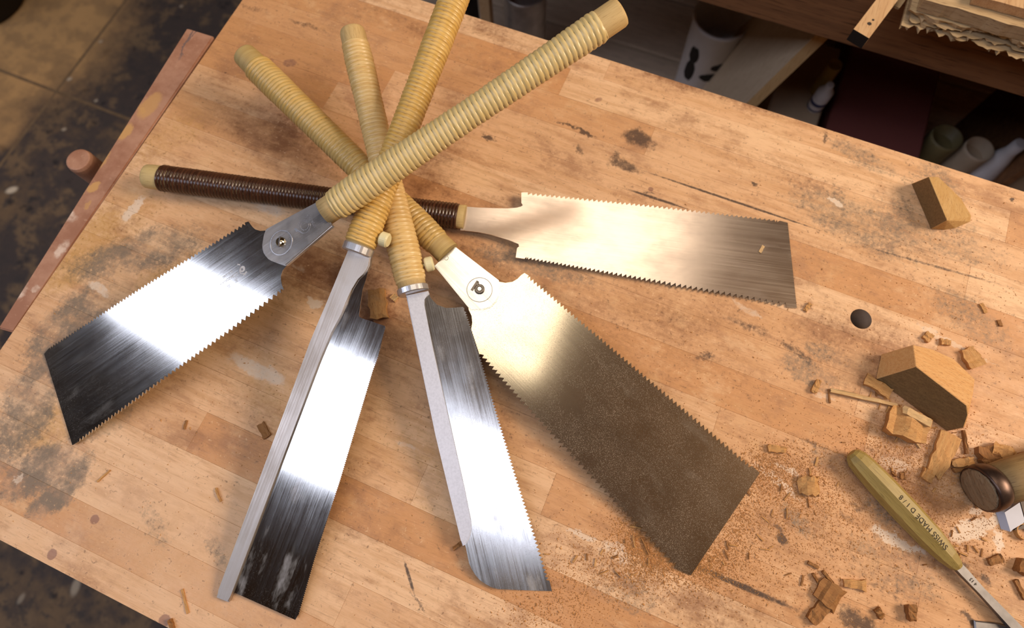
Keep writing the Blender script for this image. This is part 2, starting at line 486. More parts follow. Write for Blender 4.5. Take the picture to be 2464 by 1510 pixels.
M_B5 = mat_steel('satin_blade', base=(0.72, 0.60, 0.50), rough=0.185, streak=0.05, dust=0.08, haze=0.2, hazecol=(0.42, 0.30, 0.22), stain=0.35)
M_PLATE1 = mat_steel('neck_plate_steel', base=(0.60, 0.58, 0.57), rough=0.13, streak=0.07, dust=0.62, haze=0.4, hazecol=(0.42, 0.375, 0.35), film=0.75, dustcol=(0.40, 0.36, 0.34))
M_PLATE4 = mat_steel('bright_neck_plate', base=(0.75, 0.72, 0.68), rough=0.20, streak=0.08, dust=0.03, haze=0.3, hazecol=(0.5, 0.42, 0.4))
M_SPINE2 = mat_steel('ground_spine_steel', base=(0.58, 0.51, 0.45), rough=0.40, streak=0.15, dust=0.3, haze=0.4, hazecol=(0.36, 0.30, 0.25))
M_SPINE3 = mat_plain('silver_spine_coat', (0.70, 0.69, 0.73), 0.42, 0.35, var=0.2, scale=600.0)
M_CHROME = mat_plain('chrome', (0.78, 0.77, 0.78), 0.30, 0.85, var=0.15)
M_BRASS = mat_plain('brassy_screw', (0.85, 0.74, 0.52), 0.12, 1.0, var=0.2)
M_ETCH = mat_plain('etched_mark', (0.62, 0.60, 0.60), 0.6, 0.0, var=0.1)
M_ENGR = mat_plain('stamped_mark', (0.78, 0.75, 0.73), 0.25, 1.0, var=0.1)
M_DARKST = mat_plain('dark_rivet', (0.20, 0.17, 0.15), 0.35, 1.0, var=0.3)
M_INK = mat_plain('burnt_lettering', (0.05, 0.035, 0.02), 0.7, var=0.1)
M_OLIVE = mat_wood('olive_handle_wood', (0.40, 0.285, 0.085), (0.33, 0.23, 0.065), (0.21, 0.14, 0.04), scale=1.6, rough=0.45)
M_HOOPW = mat_wood('hooped_handle_wood', (0.36, 0.235, 0.10), (0.28, 0.175, 0.07), (0.15, 0.085, 0.035), scale=1.2, rough=0.55)
M_ENDW = mat_wood('beaten_end_wood', (0.30, 0.215, 0.13), (0.21, 0.145, 0.085), (0.08, 0.05, 0.03), axis=1, scale=2.0, rough=0.7)
M_HOOP = mat_plain('bronzed_hoop', (0.12, 0.075, 0.058), 0.36, 0.8, var=0.6, scale=120.0)
M_TOOL = mat_plain('tool_steel', (0.27, 0.255, 0.25), 0.45, 0.9, var=0.4, scale=90.0)
M_DARKIRON = mat_plain('dark_iron', (0.085, 0.065, 0.055), 0.5, 0.5, var=0.4)
M_BRIGHT = mat_plain('honed_steel', (0.46, 0.47, 0.54), 0.55, 0.25, var=0.1)
M_OAKL = mat_wood('oak_offcut', (0.66, 0.34, 0.12), (0.72, 0.41, 0.165), (0.36, 0.16, 0.05), scale=2.2, rough=0.7)
M_OAKA = mat_wood('block_offcut', (0.50, 0.29, 0.10), (0.56, 0.35, 0.14), (0.32, 0.17, 0.06), axis=1, scale=1.5, rough=0.7)
M_ENDG_SHADE = mat_wood('end_grain_shade', (0.26, 0.155, 0.06), (0.20, 0.115, 0.045), (0.12, 0.065, 0.025), scale=3.0, rough=0.8, speck=0.5)
M_CHIPS = [mat_wood('chip_tan', (0.50, 0.245, 0.080), (0.60, 0.33, 0.12), (0.20, 0.085, 0.028), scale=2.5, rough=0.7),
           mat_wood('chip_brown', (0.27, 0.115, 0.035), (0.36, 0.17, 0.055), (0.12, 0.050, 0.017), scale=2.5, rough=0.75),
           mat_wood('chip_pale', (0.66, 0.44, 0.21), (0.60, 0.38, 0.17), (0.42, 0.23, 0.09), scale=2.5, rough=0.65)]
M_DUST = mat_plain('sawdust_grain', (0.64, 0.33, 0.12), 0.8, var=0.5, scale=300.0, spec=0.2)


def mat_jaw():
    n = NT('painted_jaw_board')
    P = n.pos()
    wob = n.noise(P, 60.0, 5.0, 0.7)
    mid = n.noise(P, 30.0, 4.0, 0.65)
    wn = n.n('ShaderNodeTexNoise')
    n.l(P, wn.inputs['Vector'])
    wn.inputs['Scale'].default_value, wn.inputs['Detail'].default_value, wn.inputs['Roughness'].default_value = 45.0, 6.0, 0.7
    vv = n.n('ShaderNodeVectorMath', operation='MULTIPLY_ADD')
    n.l(wn.outputs['Color'], vv.inputs[0])
    vv.inputs[1].default_value = (0.016, 0.016, 0.0)
    n.l(n.map(P, loc=(-0.008, -0.008, 0)), vv.inputs[2])
    P0, P = P, vv.outputs[0]
    col = n.mix(n.ramp(mid, 0.35, 0.68), (0.36, 0.165, 0.095), (0.50, 0.265, 0.165))
    col = n.mix(n.ramp(n.noise(P, 200.0, 2.0), 0.62, 0.72, 0, 0.5), col, (0.55, 0.32, 0.20))
    och = blobs(n, P, wob, [(301, 317, 318, 300, 0.75), (358, 255, 385, 225, 0.55, 0.8), (246, 378, 262, 350, 0.5, 0.85), (225, 450, 242, 440, 0.8), (193, 457, 203, 462, 0.6), (215, 495, 222, 484, 0.5, 0.7),
                              (345, 265, 352, 270, 0.8)], soft=0.3, amp=0.7)
    col = n.mix(och, col, (0.60, 0.33, 0.125))
    wh = blobs(n, P, wob, [(160, 515, 182, 530, 0.62), (146, 598, 160, 575, 0.5), (50, 695, 62, 672, 0.55), (70, 660, 78, 650, 0.5), (84, 692, 95, 688, 0.7), (28, 720, 34, 708, 0.4), (146, 492, 151, 500, 0.6)],
              soft=0.4, amp=0.9)
    col = n.mix(n.math('MULTIPLY', wh, n.ramp(wob, 0.35, 0.55, 0.35, 1.0)), col, (0.74, 0.55, 0.42))
    crack = blobs(n, P, wob, [(447, 105, 425, 150, 0.05), (468, 78, 448, 104, 0.05)], soft=0.5, amp=0.2)
    col = n.mix(crack, col, (0.20, 0.13, 0.11))
    n.bump(mid, 0.2, 0.001)
    return n.out(col, 0.6, spec=0.3)


def mat_floor():
    n = NT('worn_workshop_floor')
    P = n.pos()
    a = n.noise(P, 4.0, 6.0, 0.66)
    b = n.noise(P, 13.0, 4.0, 0.6)
    wob = n.noise(P, 9.0, 5.0, 0.7)
    col = n.mix(n.ramp(a, 0.46, 0.66), (0.085, 0.062, 0.052), (0.22, 0.135, 0.07))
    col = n.mix(n.ramp(b, 0.50, 0.62, 0.0, 0.85), col, (0.24, 0.15, 0.08))
    col = n.mix(n.ramp(n.noise(P, 34.0, 4.0, 0.65), 0.50, 0.64, 0.0, 0.8), col, (0.07, 0.055, 0.048))
    col = n.mix(n.ramp(n.noise(P, 22.0, 3.0), 0.60, 0.72, 0.0, 0.8), col, (0.03, 0.024, 0.024))
    worn = blobs(n, P, wob, [(60, 90, 330, -60, 0.75), (20, 190, 140, 120, 0.8, 0.95), (0, 300, 40, 230, 0.8, 0.7), (200, 60, 300, 20, 0.6, 0.9)], z=0.0, soft=0.5, amp=0.8)
    worn = n.math('MULTIPLY', worn, n.ramp(b, 0.40, 0.62, 1.0, 0.6))
    col = n.mix(worn, col, (0.72, 0.40, 0.155))
    wh = blobs(n, P, wob, [(28, 457, 44, 452, 0.6), (167, 190, 174, 186, 0.7, 0.7), (154, 311, 161, 309, 0.7, 0.6), (231, 242, 236, 240, 0.8, 0.6), (242, 100, 248, 98, 0.8, 0.5), (182, 1410, 190, 1385, 0.5, 0.5),
                           (50, 1440, 60, 1425, 0.5, 0.35), (436, 15, 441, 13, 0.8, 0.5)], z=0.0, soft=0.5, amp=0.4)
    col = n.mix(wh, col, (0.75, 0.60, 0.42))
    return n.out(col, 0.75, spec=0.25)


M_JAW = mat_jaw()
M_FLOOR = mat_floor()
M_SEAM = mat_plain('floor_joint_dirt', (0.26, 0.16, 0.08), 0.9, var=0.4)

# ------------------------------------------------------------------ floor: large slabs with dirt-filled joints
fl = empty('floor', Vector((0, 0, 0)))
fl['kind'] = 'structure'
fx = [-4.63, -3.13, -1.63, -0.13, 1.37, 2.87, 4.37]
fy = [-2.51, -1.01, 0.49, 1.99, 3.49]
box_obj('joint_bed', (fx[0], fy[0], -0.06), (fx[-1], fy[-1], -0.0008), M_SEAM, fl)
for i in range(len(fx) - 1):
    for j in range(len(fy) - 1):
        box_obj('slab', (fx[i] + 0.004, fy[j] + 0.004, -0.05), (fx[i + 1] - 0.004, fy[j + 1] - 0.004, 0.0), M_FLOOR, fl, bevel=0.0008)

M_WALL = mat_plain('smoky_plaster', (0.30, 0.23, 0.16), 0.9, var=0.3, scale=3.0)
M_CEIL = mat_plain('dark_ceiling_boards', (0.20, 0.135, 0.085), 0.9, var=0.3, scale=3.0)
for nm, lo, hi, mt in (('wall_back', (-4.63, 3.49, 0), (4.37, 3.59, 2.62), M_WALL), ('wall_front', (-4.63, -2.61, 0), (4.37, -2.51, 2.62), M_WALL), ('wall_left', (-4.73, -2.61, 0), (-4.63, 3.59, 2.62), M_WALL),
                       ('wall_right', (4.37, -2.61, 0), (4.47, 3.59, 2.62), M_WALL), ('ceiling', (-4.73, -2.61, 2.62), (4.47, 3.59, 2.70), M_CEIL)):
    box_obj(nm, lo, hi, mt)['kind'] = 'structure'

# ------------------------------------------------------------------ the workbench
bench = empty('workbench', Vector((0.3, 0.11, 0)))
tag(bench, 'big worn butcher-block workbench of pale maple strips that carries the saws', 'workbench')
XL, XR = -0.4695, 1.10
rows = [0.4150, 0.3912, 0.3580, 0.3250, 0.2920, 0.2590, 0.2255, 0.1920, 0.1590, 0.1255, 0.0920, 0.0590, 0.0255, -0.0080, -0.0410, -0.0745, -0.1080, -0.1410, -0.1690, -0.1905]
rb = random.Random(5)
HX, HY, HR = 0.204, 0.242, 0.0088                # the dog hole


def stave(x0, x1, y0, y1):
    g = 0.00004
    zt = BT - rb.uniform(0, 0.0001)
    tone = rb.choice((0.0, 0.15, 0.35, 0.5, 0.65, 0.8, 1.0))
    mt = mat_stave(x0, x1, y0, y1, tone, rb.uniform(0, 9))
    x0, x1, y0, y1 = x0 + g, x1 - g, y0 + g, y1 - g
    bm = bmesh.new()
    if x0 < HX < x1 and y0 < HY < y1:
        n = 32
        ring = [(HX + HR * math.cos(2 * math.pi * k / n), HY + HR * math.sin(2 * math.pi * k / n)) for k in range(n)]
        loops = []
        for zz in (BT, BT - 0.06):
            inner = [bm.verts.new((p[0], p[1], zz)) for p in ring]
            outer = []
            for k in range(n):
                c, s = math.cos(2 * math.pi * k / n), math.sin(2 * math.pi * k / n)
                tx = ((x1 - HX) if c > 0 else (HX - x0)) / max(abs(c), 1e-6)
                ty = ((y1 - HY) if s > 0 else (HY - y0)) / max(abs(s), 1e-6)
                t = min(tx, ty)
                outer.append(bm.verts.new((HX + t * c, HY + t * s, zz)))
            co = [bm.verts.new((q[0], q[1], zz)) for q in ((x1, y1), (x0, y1), (x0, y0), (x1, y0))]
            for k in range(n):
                k2 = (k + 1) % n
                bm.faces.new((inner[k], inner[k2], outer[k2], outer[k]))
                a, b = outer[k].co, outer[k2].co
                if abs(a.x - b.x) > 1e-6 and abs(a.y - b.y) > 1e-6:
                    cc = min(co, key=lambda v: (v.co - (a + b) / 2).length)
                    bm.faces.new((outer[k], outer[k2], cc))
            loops.append(inner)
        for k in range(n):
            bm.faces.new((loops[0][k], loops[0][(k + 1) % n], loops[1][(k + 1) % n], loops[1][k])).material_index = 1
        mt = [mt, M_HOLE]
        for q, w in (((x0, y0), (x1, y0)), ((x1, y0), (x1, y1)), ((x1, y1), (x0, y1)), ((x0, y1), (x0, y0))):
            bm.faces.new([bm.verts.new((p[0], p[1], z)) for p, z in ((q, BT), (w, BT), (w, BT - 0.06), (q, BT - 0.06))])
    else:
        add_box(bm, (x0, y0, BT - 0.06), (x1, y1, zt), bevel=0.00010)
    return finish('stave', bm, mt, bench, mw=Matrix.Identity(4))


bpy.context.view_layer.update()
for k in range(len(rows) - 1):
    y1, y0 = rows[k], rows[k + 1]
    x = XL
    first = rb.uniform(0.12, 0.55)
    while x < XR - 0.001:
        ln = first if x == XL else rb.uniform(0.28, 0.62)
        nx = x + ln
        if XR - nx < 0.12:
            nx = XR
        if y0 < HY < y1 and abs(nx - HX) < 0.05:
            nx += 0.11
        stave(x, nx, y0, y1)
        x = nx
I4 = Matrix.Identity(4)
for lx in (-0.36, 0.98):
    for ly in (-0.12, 0.34):
        o = box_obj('leg', (lx - 0.045, ly - 0.045, 0), (lx + 0.045, ly + 0.045, BT - 0.06), M_END, None, 0.003)
        o.parent = bench
        o.matrix_world = I4
for lo, hi in (((-0.315, -0.14, 0.68), (0.935, -0.10, 0.785)), ((-0.315, 0.32, 0.68), (0.935, 0.36, 0.785)), ((-0.38, -0.075, 0.68), (-0.34, 0.295, 0.785)), ((0.96, -0.075, 0.68), (1.0, 0.295, 0.785))):
    o = box_obj('apron', lo, hi, M_END)
    o.parent = bench
    o.matrix_world = I4

# end vise on the bench's left side
vise = empty('end_vise', Vector((-0.488, 0.13, 0.7)))
tag(vise, 'reddish-brown wooden end vise clamped along the left edge of the workbench, spotted with glue', 'vise')
bm = bmesh.new()
jt = [at(449, 67), at(514, 87), at(31, 799), at(-6, 789)]
jp = [(p.x, p.y) for p in jt]
prism(bm, jp, BT - 0.11, BT)
bmesh.ops.bevel(bm, geom=list(bm.edges), offset=0.0012, segments=2, affect='EDGES')
o = finish('jaw', bm, M_JAW, vise, mw=I4)
kx = at(187, 383, BT - 0.015)
bm = bmesh.new()
lathe(bm, [(0, 0.013), (0.064, 0.013)], 20)
finish('screw', bm, M_TOOL, vise, True, Matrix.Translation((kx.x - 0.02, kx.y, BT - 0.16)))
for nm, prof, mt in (('handle_bar', [(BT - 0.40, 0.0085), (BT - 0.07, 0.0085)], M_JAW), ('handle_knob', [(BT - 0.075, 0.0100), (BT - 0.07, 0.0125), (BT - 0.0185, 0.0128), (BT - 0.0155, 0.0118), (BT - 0.015, 0.0105)], M_JAW)):
    bm = bmesh.new()
    lathe(bm, prof, 28)
    finish(nm, bm, mt, vise, False, Matrix.Translation((kx.x, kx.y, 0)) @ Matrix.Rotation(-math.pi / 2, 4, 'Y'))

# ------------------------------------------------------------------ saws
def axis_line(pc, zc, pt, zt):
    a, b = at(pc[0], pc[1], BT + zc), at(pt[0], pt[1], BT + zt)
    return a, (b - a).normalized()


def rest_line(pc, zc, pt, tips):
    zt = 0.001
    for _ in range(6):
        l = axis_line(pc, zc, pt, zt)
        nn = frame(*l).to_3x3() @ Vector((0, 0, 1))
        low = min(onplane(x, y, l[0], nn).z for x, y in tips) - BT
        zt += 0.0007 - low
    return l


def near(l, px):                                   # point of the line closest to this line of sight
    p, d = l
    r = ray(*px).normalized()
    w = p - CAM
    b = d.dot(r)
    return p + d * ((b * r.dot(w) - d.dot(w)) / (1 - b * b))


class Saw:
    def __init__(self, line, front, label, name='pull_saw', roll=0.0):
        self.l = line
        self.M = frame(near(line, front), line[1])
        if roll:
            self.M = self.M @ Matrix.Rotation(roll, 4, 'X')
        self.Mi = self.M.inverted()
        self.n = self.M.to_3x3() @ Vector((0, 0, 1))
        self.o = self.M.translation
        self.e = empty(name, self.M)
        tag(self.e, label, 'saw', 'fan of pull saws')

    def uv(self, px, py, dz=0.0):
        p = onplane(px, py, self.o + self.n * dz, self.n)
        q = self.Mi @ p
        return Vector((q.x, q.y))

    def st(self, px, py, w):                       # axis station: distance and radius from a width in pixels
        p = near(self.l, (px, py))
        return ((self.Mi @ p).x, w * depth(p) / (2 * F))

    def part(self, name, bm, mat, smooth=False, parent=None):
        o = finish(name, bm, mat, None, smooth)
        o.parent = parent or self.e
        return o

    def outline(self, items, dz=0.0):
        pts = []
        flat = []
        for it in items:
            flat += [self.uv(*it, dz)] if isinstance(it, tuple) else [self.uv(*q, dz) for q in it['t']]
        ar = sum(a.x * b.y - b.x * a.y for a, b in zip(flat, flat[1:] + flat[:1]))
        sg = 1.0 if ar > 0 else -1.0
        for it in items:
            if isinstance(it, tuple):
                pts.append(self.uv(*it, dz))
                continue
            P = [self.uv(*q, dz) for q in it['t']]
            k = depth(self.o) / F
            L = [0.0]
            for a, b in zip(P, P[1:]):
                L.append(L[-1] + (b - a).length)
            p0, p1 = it['p'] if isinstance(it['p'], tuple) else (it['p'], it['p'])
            d0, d1 = it['d'] if isinstance(it['d'], tuple) else (it['d'], it['d'])
            lean = it.get('lean', 0.5)
            s = 0.0

            def pos(s):
                for i in range(len(P) - 1):
                    if s <= L[i + 1] or i == len(P) - 2:
                        t = (P[i + 1] - P[i]).normalized()
                        return P[i] + t * (s - L[i]), Vector((t.y, -t.x)) * sg
            while s < L[-1] - 1e-6:
                u = s / L[-1]
                pit = (p0 + (p1 - p0) * u) * k
                dp = (d0 + (d1 - d0) * u) * k
                if s + pit > L[-1]:
                    pit = L[-1] - s
                a, nn = pos(s)
                pts.append(a - nn * dp)
                b, nn = pos(s + pit * lean)
                pts.append(b)
                s += pit
            a, nn = pos(L[-1])
            pts.append(a - nn * dp)
        return pts

    def plate(self, name, items, z0, z1, mat, dz=0.0, bevel=0.0, parent=None):
        bm = bmesh.new()
        pts = self.outline(items, dz)
        prism(bm, pts, z0, z1)
        if bevel:
            top = [e for e in bm.edges if all(abs(v.co.z - z1) < 1e-7 for v in e.verts)]
            bmesh.ops.bevel(bm, geom=top, offset=bevel, segments=2, affect='EDGES')
        return self.part(name, bm, mat, False, parent)

    def handle(self, core, wrap, pitch_px, mat, core_mat, squash=0.88, cap_round=0.0012, lo=None, hi=None):
        sts = sorted(self.st(*c) for c in core)
        x0, x1 = sts[0][0], sts[-1][0]
        prof = [(x0, sts[0][1] - cap_round * 1.2), (x0 + cap_round * 0.4, sts[0][1] - cap_round * 0.35), (x0 + cap_round * 1.2, sts[0][1])] + sts[1:-1] + [(x1, sts[-1][1])]
        bm = bmesh.new()
        lathe(bm, prof, 40, 1.0, squash)
        co = self.part('handle_core', bm, core_mat, True)
        return co

    def wrap(self, stations, pitch_px, mat, squash=0.88, amp=0.40, name='rattan_wrap', skew=0.0):
        sts = sorted(self.st(*c) for c in stations)
        x0, x1 = sts[0][0], sts[-1][0]
        pit = pitch_px * depth(self.o) / F
        nc = max(1, round((x1 - x0) / pit))
        pit = (x1 - x0) / nc
        N, Q = 36, 8

        def R(x):
            x = min(max(x, x0), x1)
            for a, b in zip(sts, sts[1:]):
                if x <= b[0]:
                    t = (x - a[0]) / max(b[0] - a[0], 1e-9)
                    t = t * t * (3 - 2 * t) * 0.5 + t * 0.5
                    return a[1] + (b[1] - a[1]) * t
            return sts[-1][1]
        rr = random.Random(int(abs(x0) * 1e6))
        h = [amp * rr.uniform(0.85, 1.15) for _ in range(nc + 3)]
        rad = [rr.uniform(-0.04, 0.05) for _ in range(nc + 3)]
        me = bpy.data.meshes.new(name)
        V, Fc, G = [], [], []
        rowsn = nc * Q + 1
        for i in range(rowsn):
            for k in range(N):
                th = 2 * math.pi * k / N
                x = x0 + pit * i / Q
                sft = (k / N - 0.5) * 1.0
                ph = i / Q + sft
                ci = int(math.floor(ph)) + 1
                u = ph - math.floor(ph)
                pr = math.sqrt(max(0.0, 1 - (2 * u - 1) ** 2))
                e = min(1.0, i / 3.0, (rowsn - 1 - i) / 3.0)
                r = R(x) + pit * (h[ci] * (pr - 1.0) + rad[ci] * pr) - (1 - e) * pit * 0.35
                V.append((x + skew * math.cos(th) * r, r * math.cos(th), r * math.sin(th) * squash))
                G.append(1.0 - pr)
        for i in range(rowsn - 1):
            for k in range(N):
                a, b = i * N + k, i * N + (k + 1) % N
                Fc.append((a, b, b + N, a + N))
        me.from_pydata(V, [], Fc)
        at_ = me.attributes.new('groove', 'FLOAT', 'POINT')
        at_.data.foreach_set('value', G)
        me.validate()
        me.update()
        o = link(name, me, mat, None, True)
        o.parent = self.e
        return o

    def ring(self, name, px, w0, length_px, mat, squash=0.88, thick=1.0):
        s, r = self.st(*px, w0)
        L = length_px * depth(self.o) / F
        b = L * 0.14
        bm = bmesh.new()
        lathe(bm, [(s, r * 0.80), (s, r - b), (s + b, r), (s + L - b, r), (s + L, r - b), (s + L, r * 0.80)], 40, 1, squash)
        return self.part(name, bm, mat, False)

    def knob(self, px, w, ln, side=1.0):
        c = self.uv(*px)
        k = depth(self.o) / F
        e = empty('set_screw', self.M @ Matrix.Translation((c.x, c.y, 0)))
        e.parent = self.e
        e.matrix_world = self.M @ Matrix.Translation((c.x, c.y, 0))
        R = Matrix.Rotation(math.pi / 2, 4, 'Z')
        L, r = ln * k, w * k / 2
        bm = bmesh.new()
        b = L * 0.16
        lathe(bm, [(-L / 2, r - b), (-L / 2 + b, r), (L / 2 - b, r), (L / 2, r - b)], 24)
        bmesh.ops.transform(bm, matrix=R, verts=bm.verts)
        self.part('screw_head', bm, M_NYLON, False, e)
        bm = bmesh.new()
        lathe(bm, [(0.0, 0.0013), (0.008 * (-1 if c.y > 0 else 1), 0.0013)], 10)
        bmesh.ops.transform(bm, matrix=R, verts=bm.verts)
        self.part('screw_shank', bm, M_NYLON, False, e)

    def text(self, name, body, px, dirpx, size_px, mat, z, parent=None, stretch=1.0):
        c, d = self.uv(*px), self.uv(*dirpx)
        ang = math.atan2(d.y - c.y, d.x - c.x)
        me = text_mesh(body, size_px * depth(self.o) / F, stretch)
        me.transform(Matrix.Translation((c.x, c.y, z)) @ Matrix.Rotation(ang, 4, 'Z'))
        o = link(name, me, mat)
        o.parent = parent or self.e
        return o

    def disc(self, name, px, r_px, z0, z1, mat, parent=None, ridge=None, n=40):
        c = self.uv(*px)
        k = depth(self.o) / F
        bm = bmesh.new()
        r = r_px * k
        prof = ridge or [(0.0, 1.0), (0.6, 1.0), (1.0, 0.92)]
        rings = []
        for h, q in prof:
            rings.append([bm.verts.new((c.x + r * q * math.cos(2 * math.pi * i / n), c.y + r * q * math.sin(2 * math.pi * i / n), z0 + (z1 - z0) * h)) for i in range(n)])
        for a, b in zip(rings, rings[1:]):
            for i in range(n):
                bm.faces.new((a[i], a[(i + 1) % n], b[(i + 1) % n], b[i]))
        bm.faces.new(rings[-1])
        return self.part(name, bm, mat, False, parent)


def text_mesh(body, size, stretch=1.0, align='CENTER'):
    cu = bpy.data.curves.new('lettering', 'FONT')
    cu.body = body
    cu.size = size
    cu.align_x = align
    cu.align_y = 'CENTER'
    cu.extrude = 0.00002
    cu.space_character = 1.05
    ob = bpy.data.objects.new('lettering', cu)
    C.objects.link(ob)
    bpy.context.view_layer.update()
    me = bpy.data.meshes.new_from_object(ob.evaluated_get(bpy.context.evaluated_depsgraph_get()))
    bpy.data.objects.remove(ob)
    bpy.data.curves.remove(cu)
    me.name = 'lettering'
    me.materials.clear()
    if stretch != 1.0:
        me.transform(Matrix.Diagonal((stretch, 1, 1, 1)))
    return me


def arc_ring(bm, c, r0, r1, z0, z1, a0=0.0, a1=2 * math.pi, n=40, off=(0, 0)):
    """flat band; off shifts the inner edge so the band can swell on one side"""
    full = abs(a1 - a0 - 2 * math.pi) < 1e-6
    m_ = n if full else n + 1
    q = []
    for i in range(m_):
        a = a0 + (a1 - a0) * i / n
        cs, sn = math.cos(a), math.sin(a)
        q.append([bm.verts.new((c[0] + r1 * cs, c[1] + r1 * sn, z0)), bm.verts.new((c[0] + r1 * cs, c[1] + r1 * sn, z1)),
                  bm.verts.new((c[0] + off[0] + r0 * cs, c[1] + off[1] + r0 * sn, z1)), bm.verts.new((c[0] + off[0] + r0 * cs, c[1] + off[1] + r0 * sn, z0))])
    for i in range(m_ if full else n):
        a, b = q[i], q[(i + 1) % m_]
        for j in range(4):
            bm.faces.new((a[j], b[j], b[(j + 1) % 4], a[(j + 1) % 4]))
    if not full:
        bm.faces.new(q[0])
        bm.faces.new(q[-1][::-1])


L5 = rest_line((969, 503), 0.0095, (1905, 624), [(1895, 536), (1917, 741)])
z = near(L5, (969, 503)).z - BT
L4 = rest_line((969, 503), z + 0.0200, (1745, 1260), [(1828, 1137), (1662, 1383)])
z = near(L4, (942, 477)).z - BT
L3 = rest_line((942, 477), z + 0.0205, (1163, 1420), [(1328, 1421), (1198, 1416)])
z = near(L3, (930, 422)).z - BT
L2 = rest_line((930, 422), z + 0.0205, (540, 1440), [(711, 1491), (712, 1500), (535, 1452)])
z = near(L2, (937, 405)).z - BT
L1 = rest_line((937, 405), z + 0.0215, (140, 945), [(175, 1071), (107, 851)])
BTH = 0.00035

# --- saw with the dark wrapped handle, at the bottom of the pile
s5 = Saw(L5, (1119, 523), 'double-edged pull saw with dark brown wrapped handle and satin blade pointing to the wood block')
s5.handle([(352, 424, 58), (370, 426, 60), (388, 428.5, 60), (700, 469, 54), (1103, 521, 58), (1119, 523, 60)], None, 0, None, M_CORE5)
s5.wrap([(388, 428.5, 66), (420, 433, 65), (660, 464, 62), (900, 495, 60), (1060, 515, 64), (1103, 521, 65)], 8.2, M_R5, amp=0.6)
s5.plate('blade', [(1108, 497), (1119, 497), (1150, 499.5), (1190, 501), (1222, 501.5), (1243, 500), (1254, 497), (1258, 494), (1254.5, 488), (1254.5, 464), (1257, 463), (1270, 463),
                   {'t': [(1271, 463.5), (1590, 496), (1870, 529)], 'p': (11.5, 11), 'd': (7, 6.5), 'lean': 0.75}, (1876, 531), (1895, 536), (1917, 741), (1893, 739.5),
                   {'t': [(1889, 739), (1597, 684), (1266, 623)], 'p': (14.5, 8.5), 'd': (11.5, 6), 'lean': 0.82}, (1262, 622.5), (1241, 619.5), (1244, 597), (1249, 593), (1247.5, 587),
                   (1225, 578), (1200, 570.5), (1178, 564), (1150, 558.5), (1119, 555), (1108, 554)], -BTH, BTH, M_B5)

# --- folding saw with dusty blade
s4 = Saw(L4, (1071, 616), 'double-edged pull saw with riveted bright neck plate and wide sawdust-covered blade')
s4.handle([(575, 142, 58), (590, 156, 60), (610, 176, 62), (800, 360, 60), (1040, 586, 60), (1071, 616, 62)], None, 0, None, M_CORE4)
s4.wrap([(606, 172, 70), (640, 205, 72), (760, 320, 70), (900, 455, 68), (1000, 548, 72), (1046, 592, 66)], 10.3, M_R4)
s4.plate('blade', [(1120, 690), (1160, 660), (1201.7, 678), (1216.6, 680.4), (1232.8, 678), (1245, 671), (1254, 661.8), (1262, 656.7), (1272, 663),
                   {'t': [(1273.4, 663.8), (1574, 920), (1806, 1117)], 'p': (10.5, 11.5), 'd': (8, 9), 'lean': 0.25}, (1809, 1120), (1828, 1137), (1662, 1383), (1622, 1365),
                   {'t': [(1619, 1362), (1430, 1160), (1250, 964.6), (1158.6, 859)], 'p': (14.5, 11.5), 'd': (11, 8), 'lean': 0.8}, (1153, 851), (1133.8, 792), (1136.5, 776), (1134.8, 759.6), (1128, 745)], -BTH, BTH, M_B4)
zp = 0.0016
pl4 = s4.plate('neck_plate', [(1093.8, 593), (1200.3, 675), (1200.3, 712), (1192, 728.7), (1180, 740), (1164, 745), (1133, 747), (1046, 640.5)], -zp, zp, M_PLATE4, bevel=0.0006)
c4 = s4.uv(1154, 698)
k4 = depth(s4.o) / F
bm = bmesh.new()
arc_ring(bm, c4, 29.3 * k4, 30.6 * k4, zp - 0.0002, zp + 0.00022)
s4.part('pressed_circle', bm, M_DARKST, parent=pl4)
bm = bmesh.new()
arc_ring(bm, s4.uv(1074, 622), 4.6 * k4, 5.6 * k4, zp - 0.0002, zp + 0.00012, -1.7, 1.7, 16)
s4.part('pressed_notch', bm, M_DARKST, parent=pl4)
s4.disc('rivet', (1154, 697), 12, zp, zp + 0.0016, M_DARKST, pl4, [(0, 1), (0.7, 1), (1, 0.86), (1, 0.55), (0.45, 0.48)])
s4.disc('rivet_pin', (1154, 697), 5.2, zp + 0.0005, zp + 0.0018, M_PLATE4, pl4)
bm = bmesh.new()
q0, q1 = s4.uv(1148, 680), s4.uv(1137, 697)
dv = (q1 - q0).normalized() * 0.0012
nv = Vector((-dv.y, dv.x)) * 0.9
prism(bm, [q0 - dv - nv, q1 + dv - nv, q1 + dv + nv, q0 - dv + nv], zp - 0.0001, zp + 0.0004)
q2 = s4.uv(1152, 687)
prism(bm, [q0 - dv - nv, q0 - dv + nv, q2 + nv * 0.8, q2 - nv * 0.8], zp - 0.0001, zp + 0.0004)
s4.part('locking_tab', bm, M_DARKST, parent=pl4)

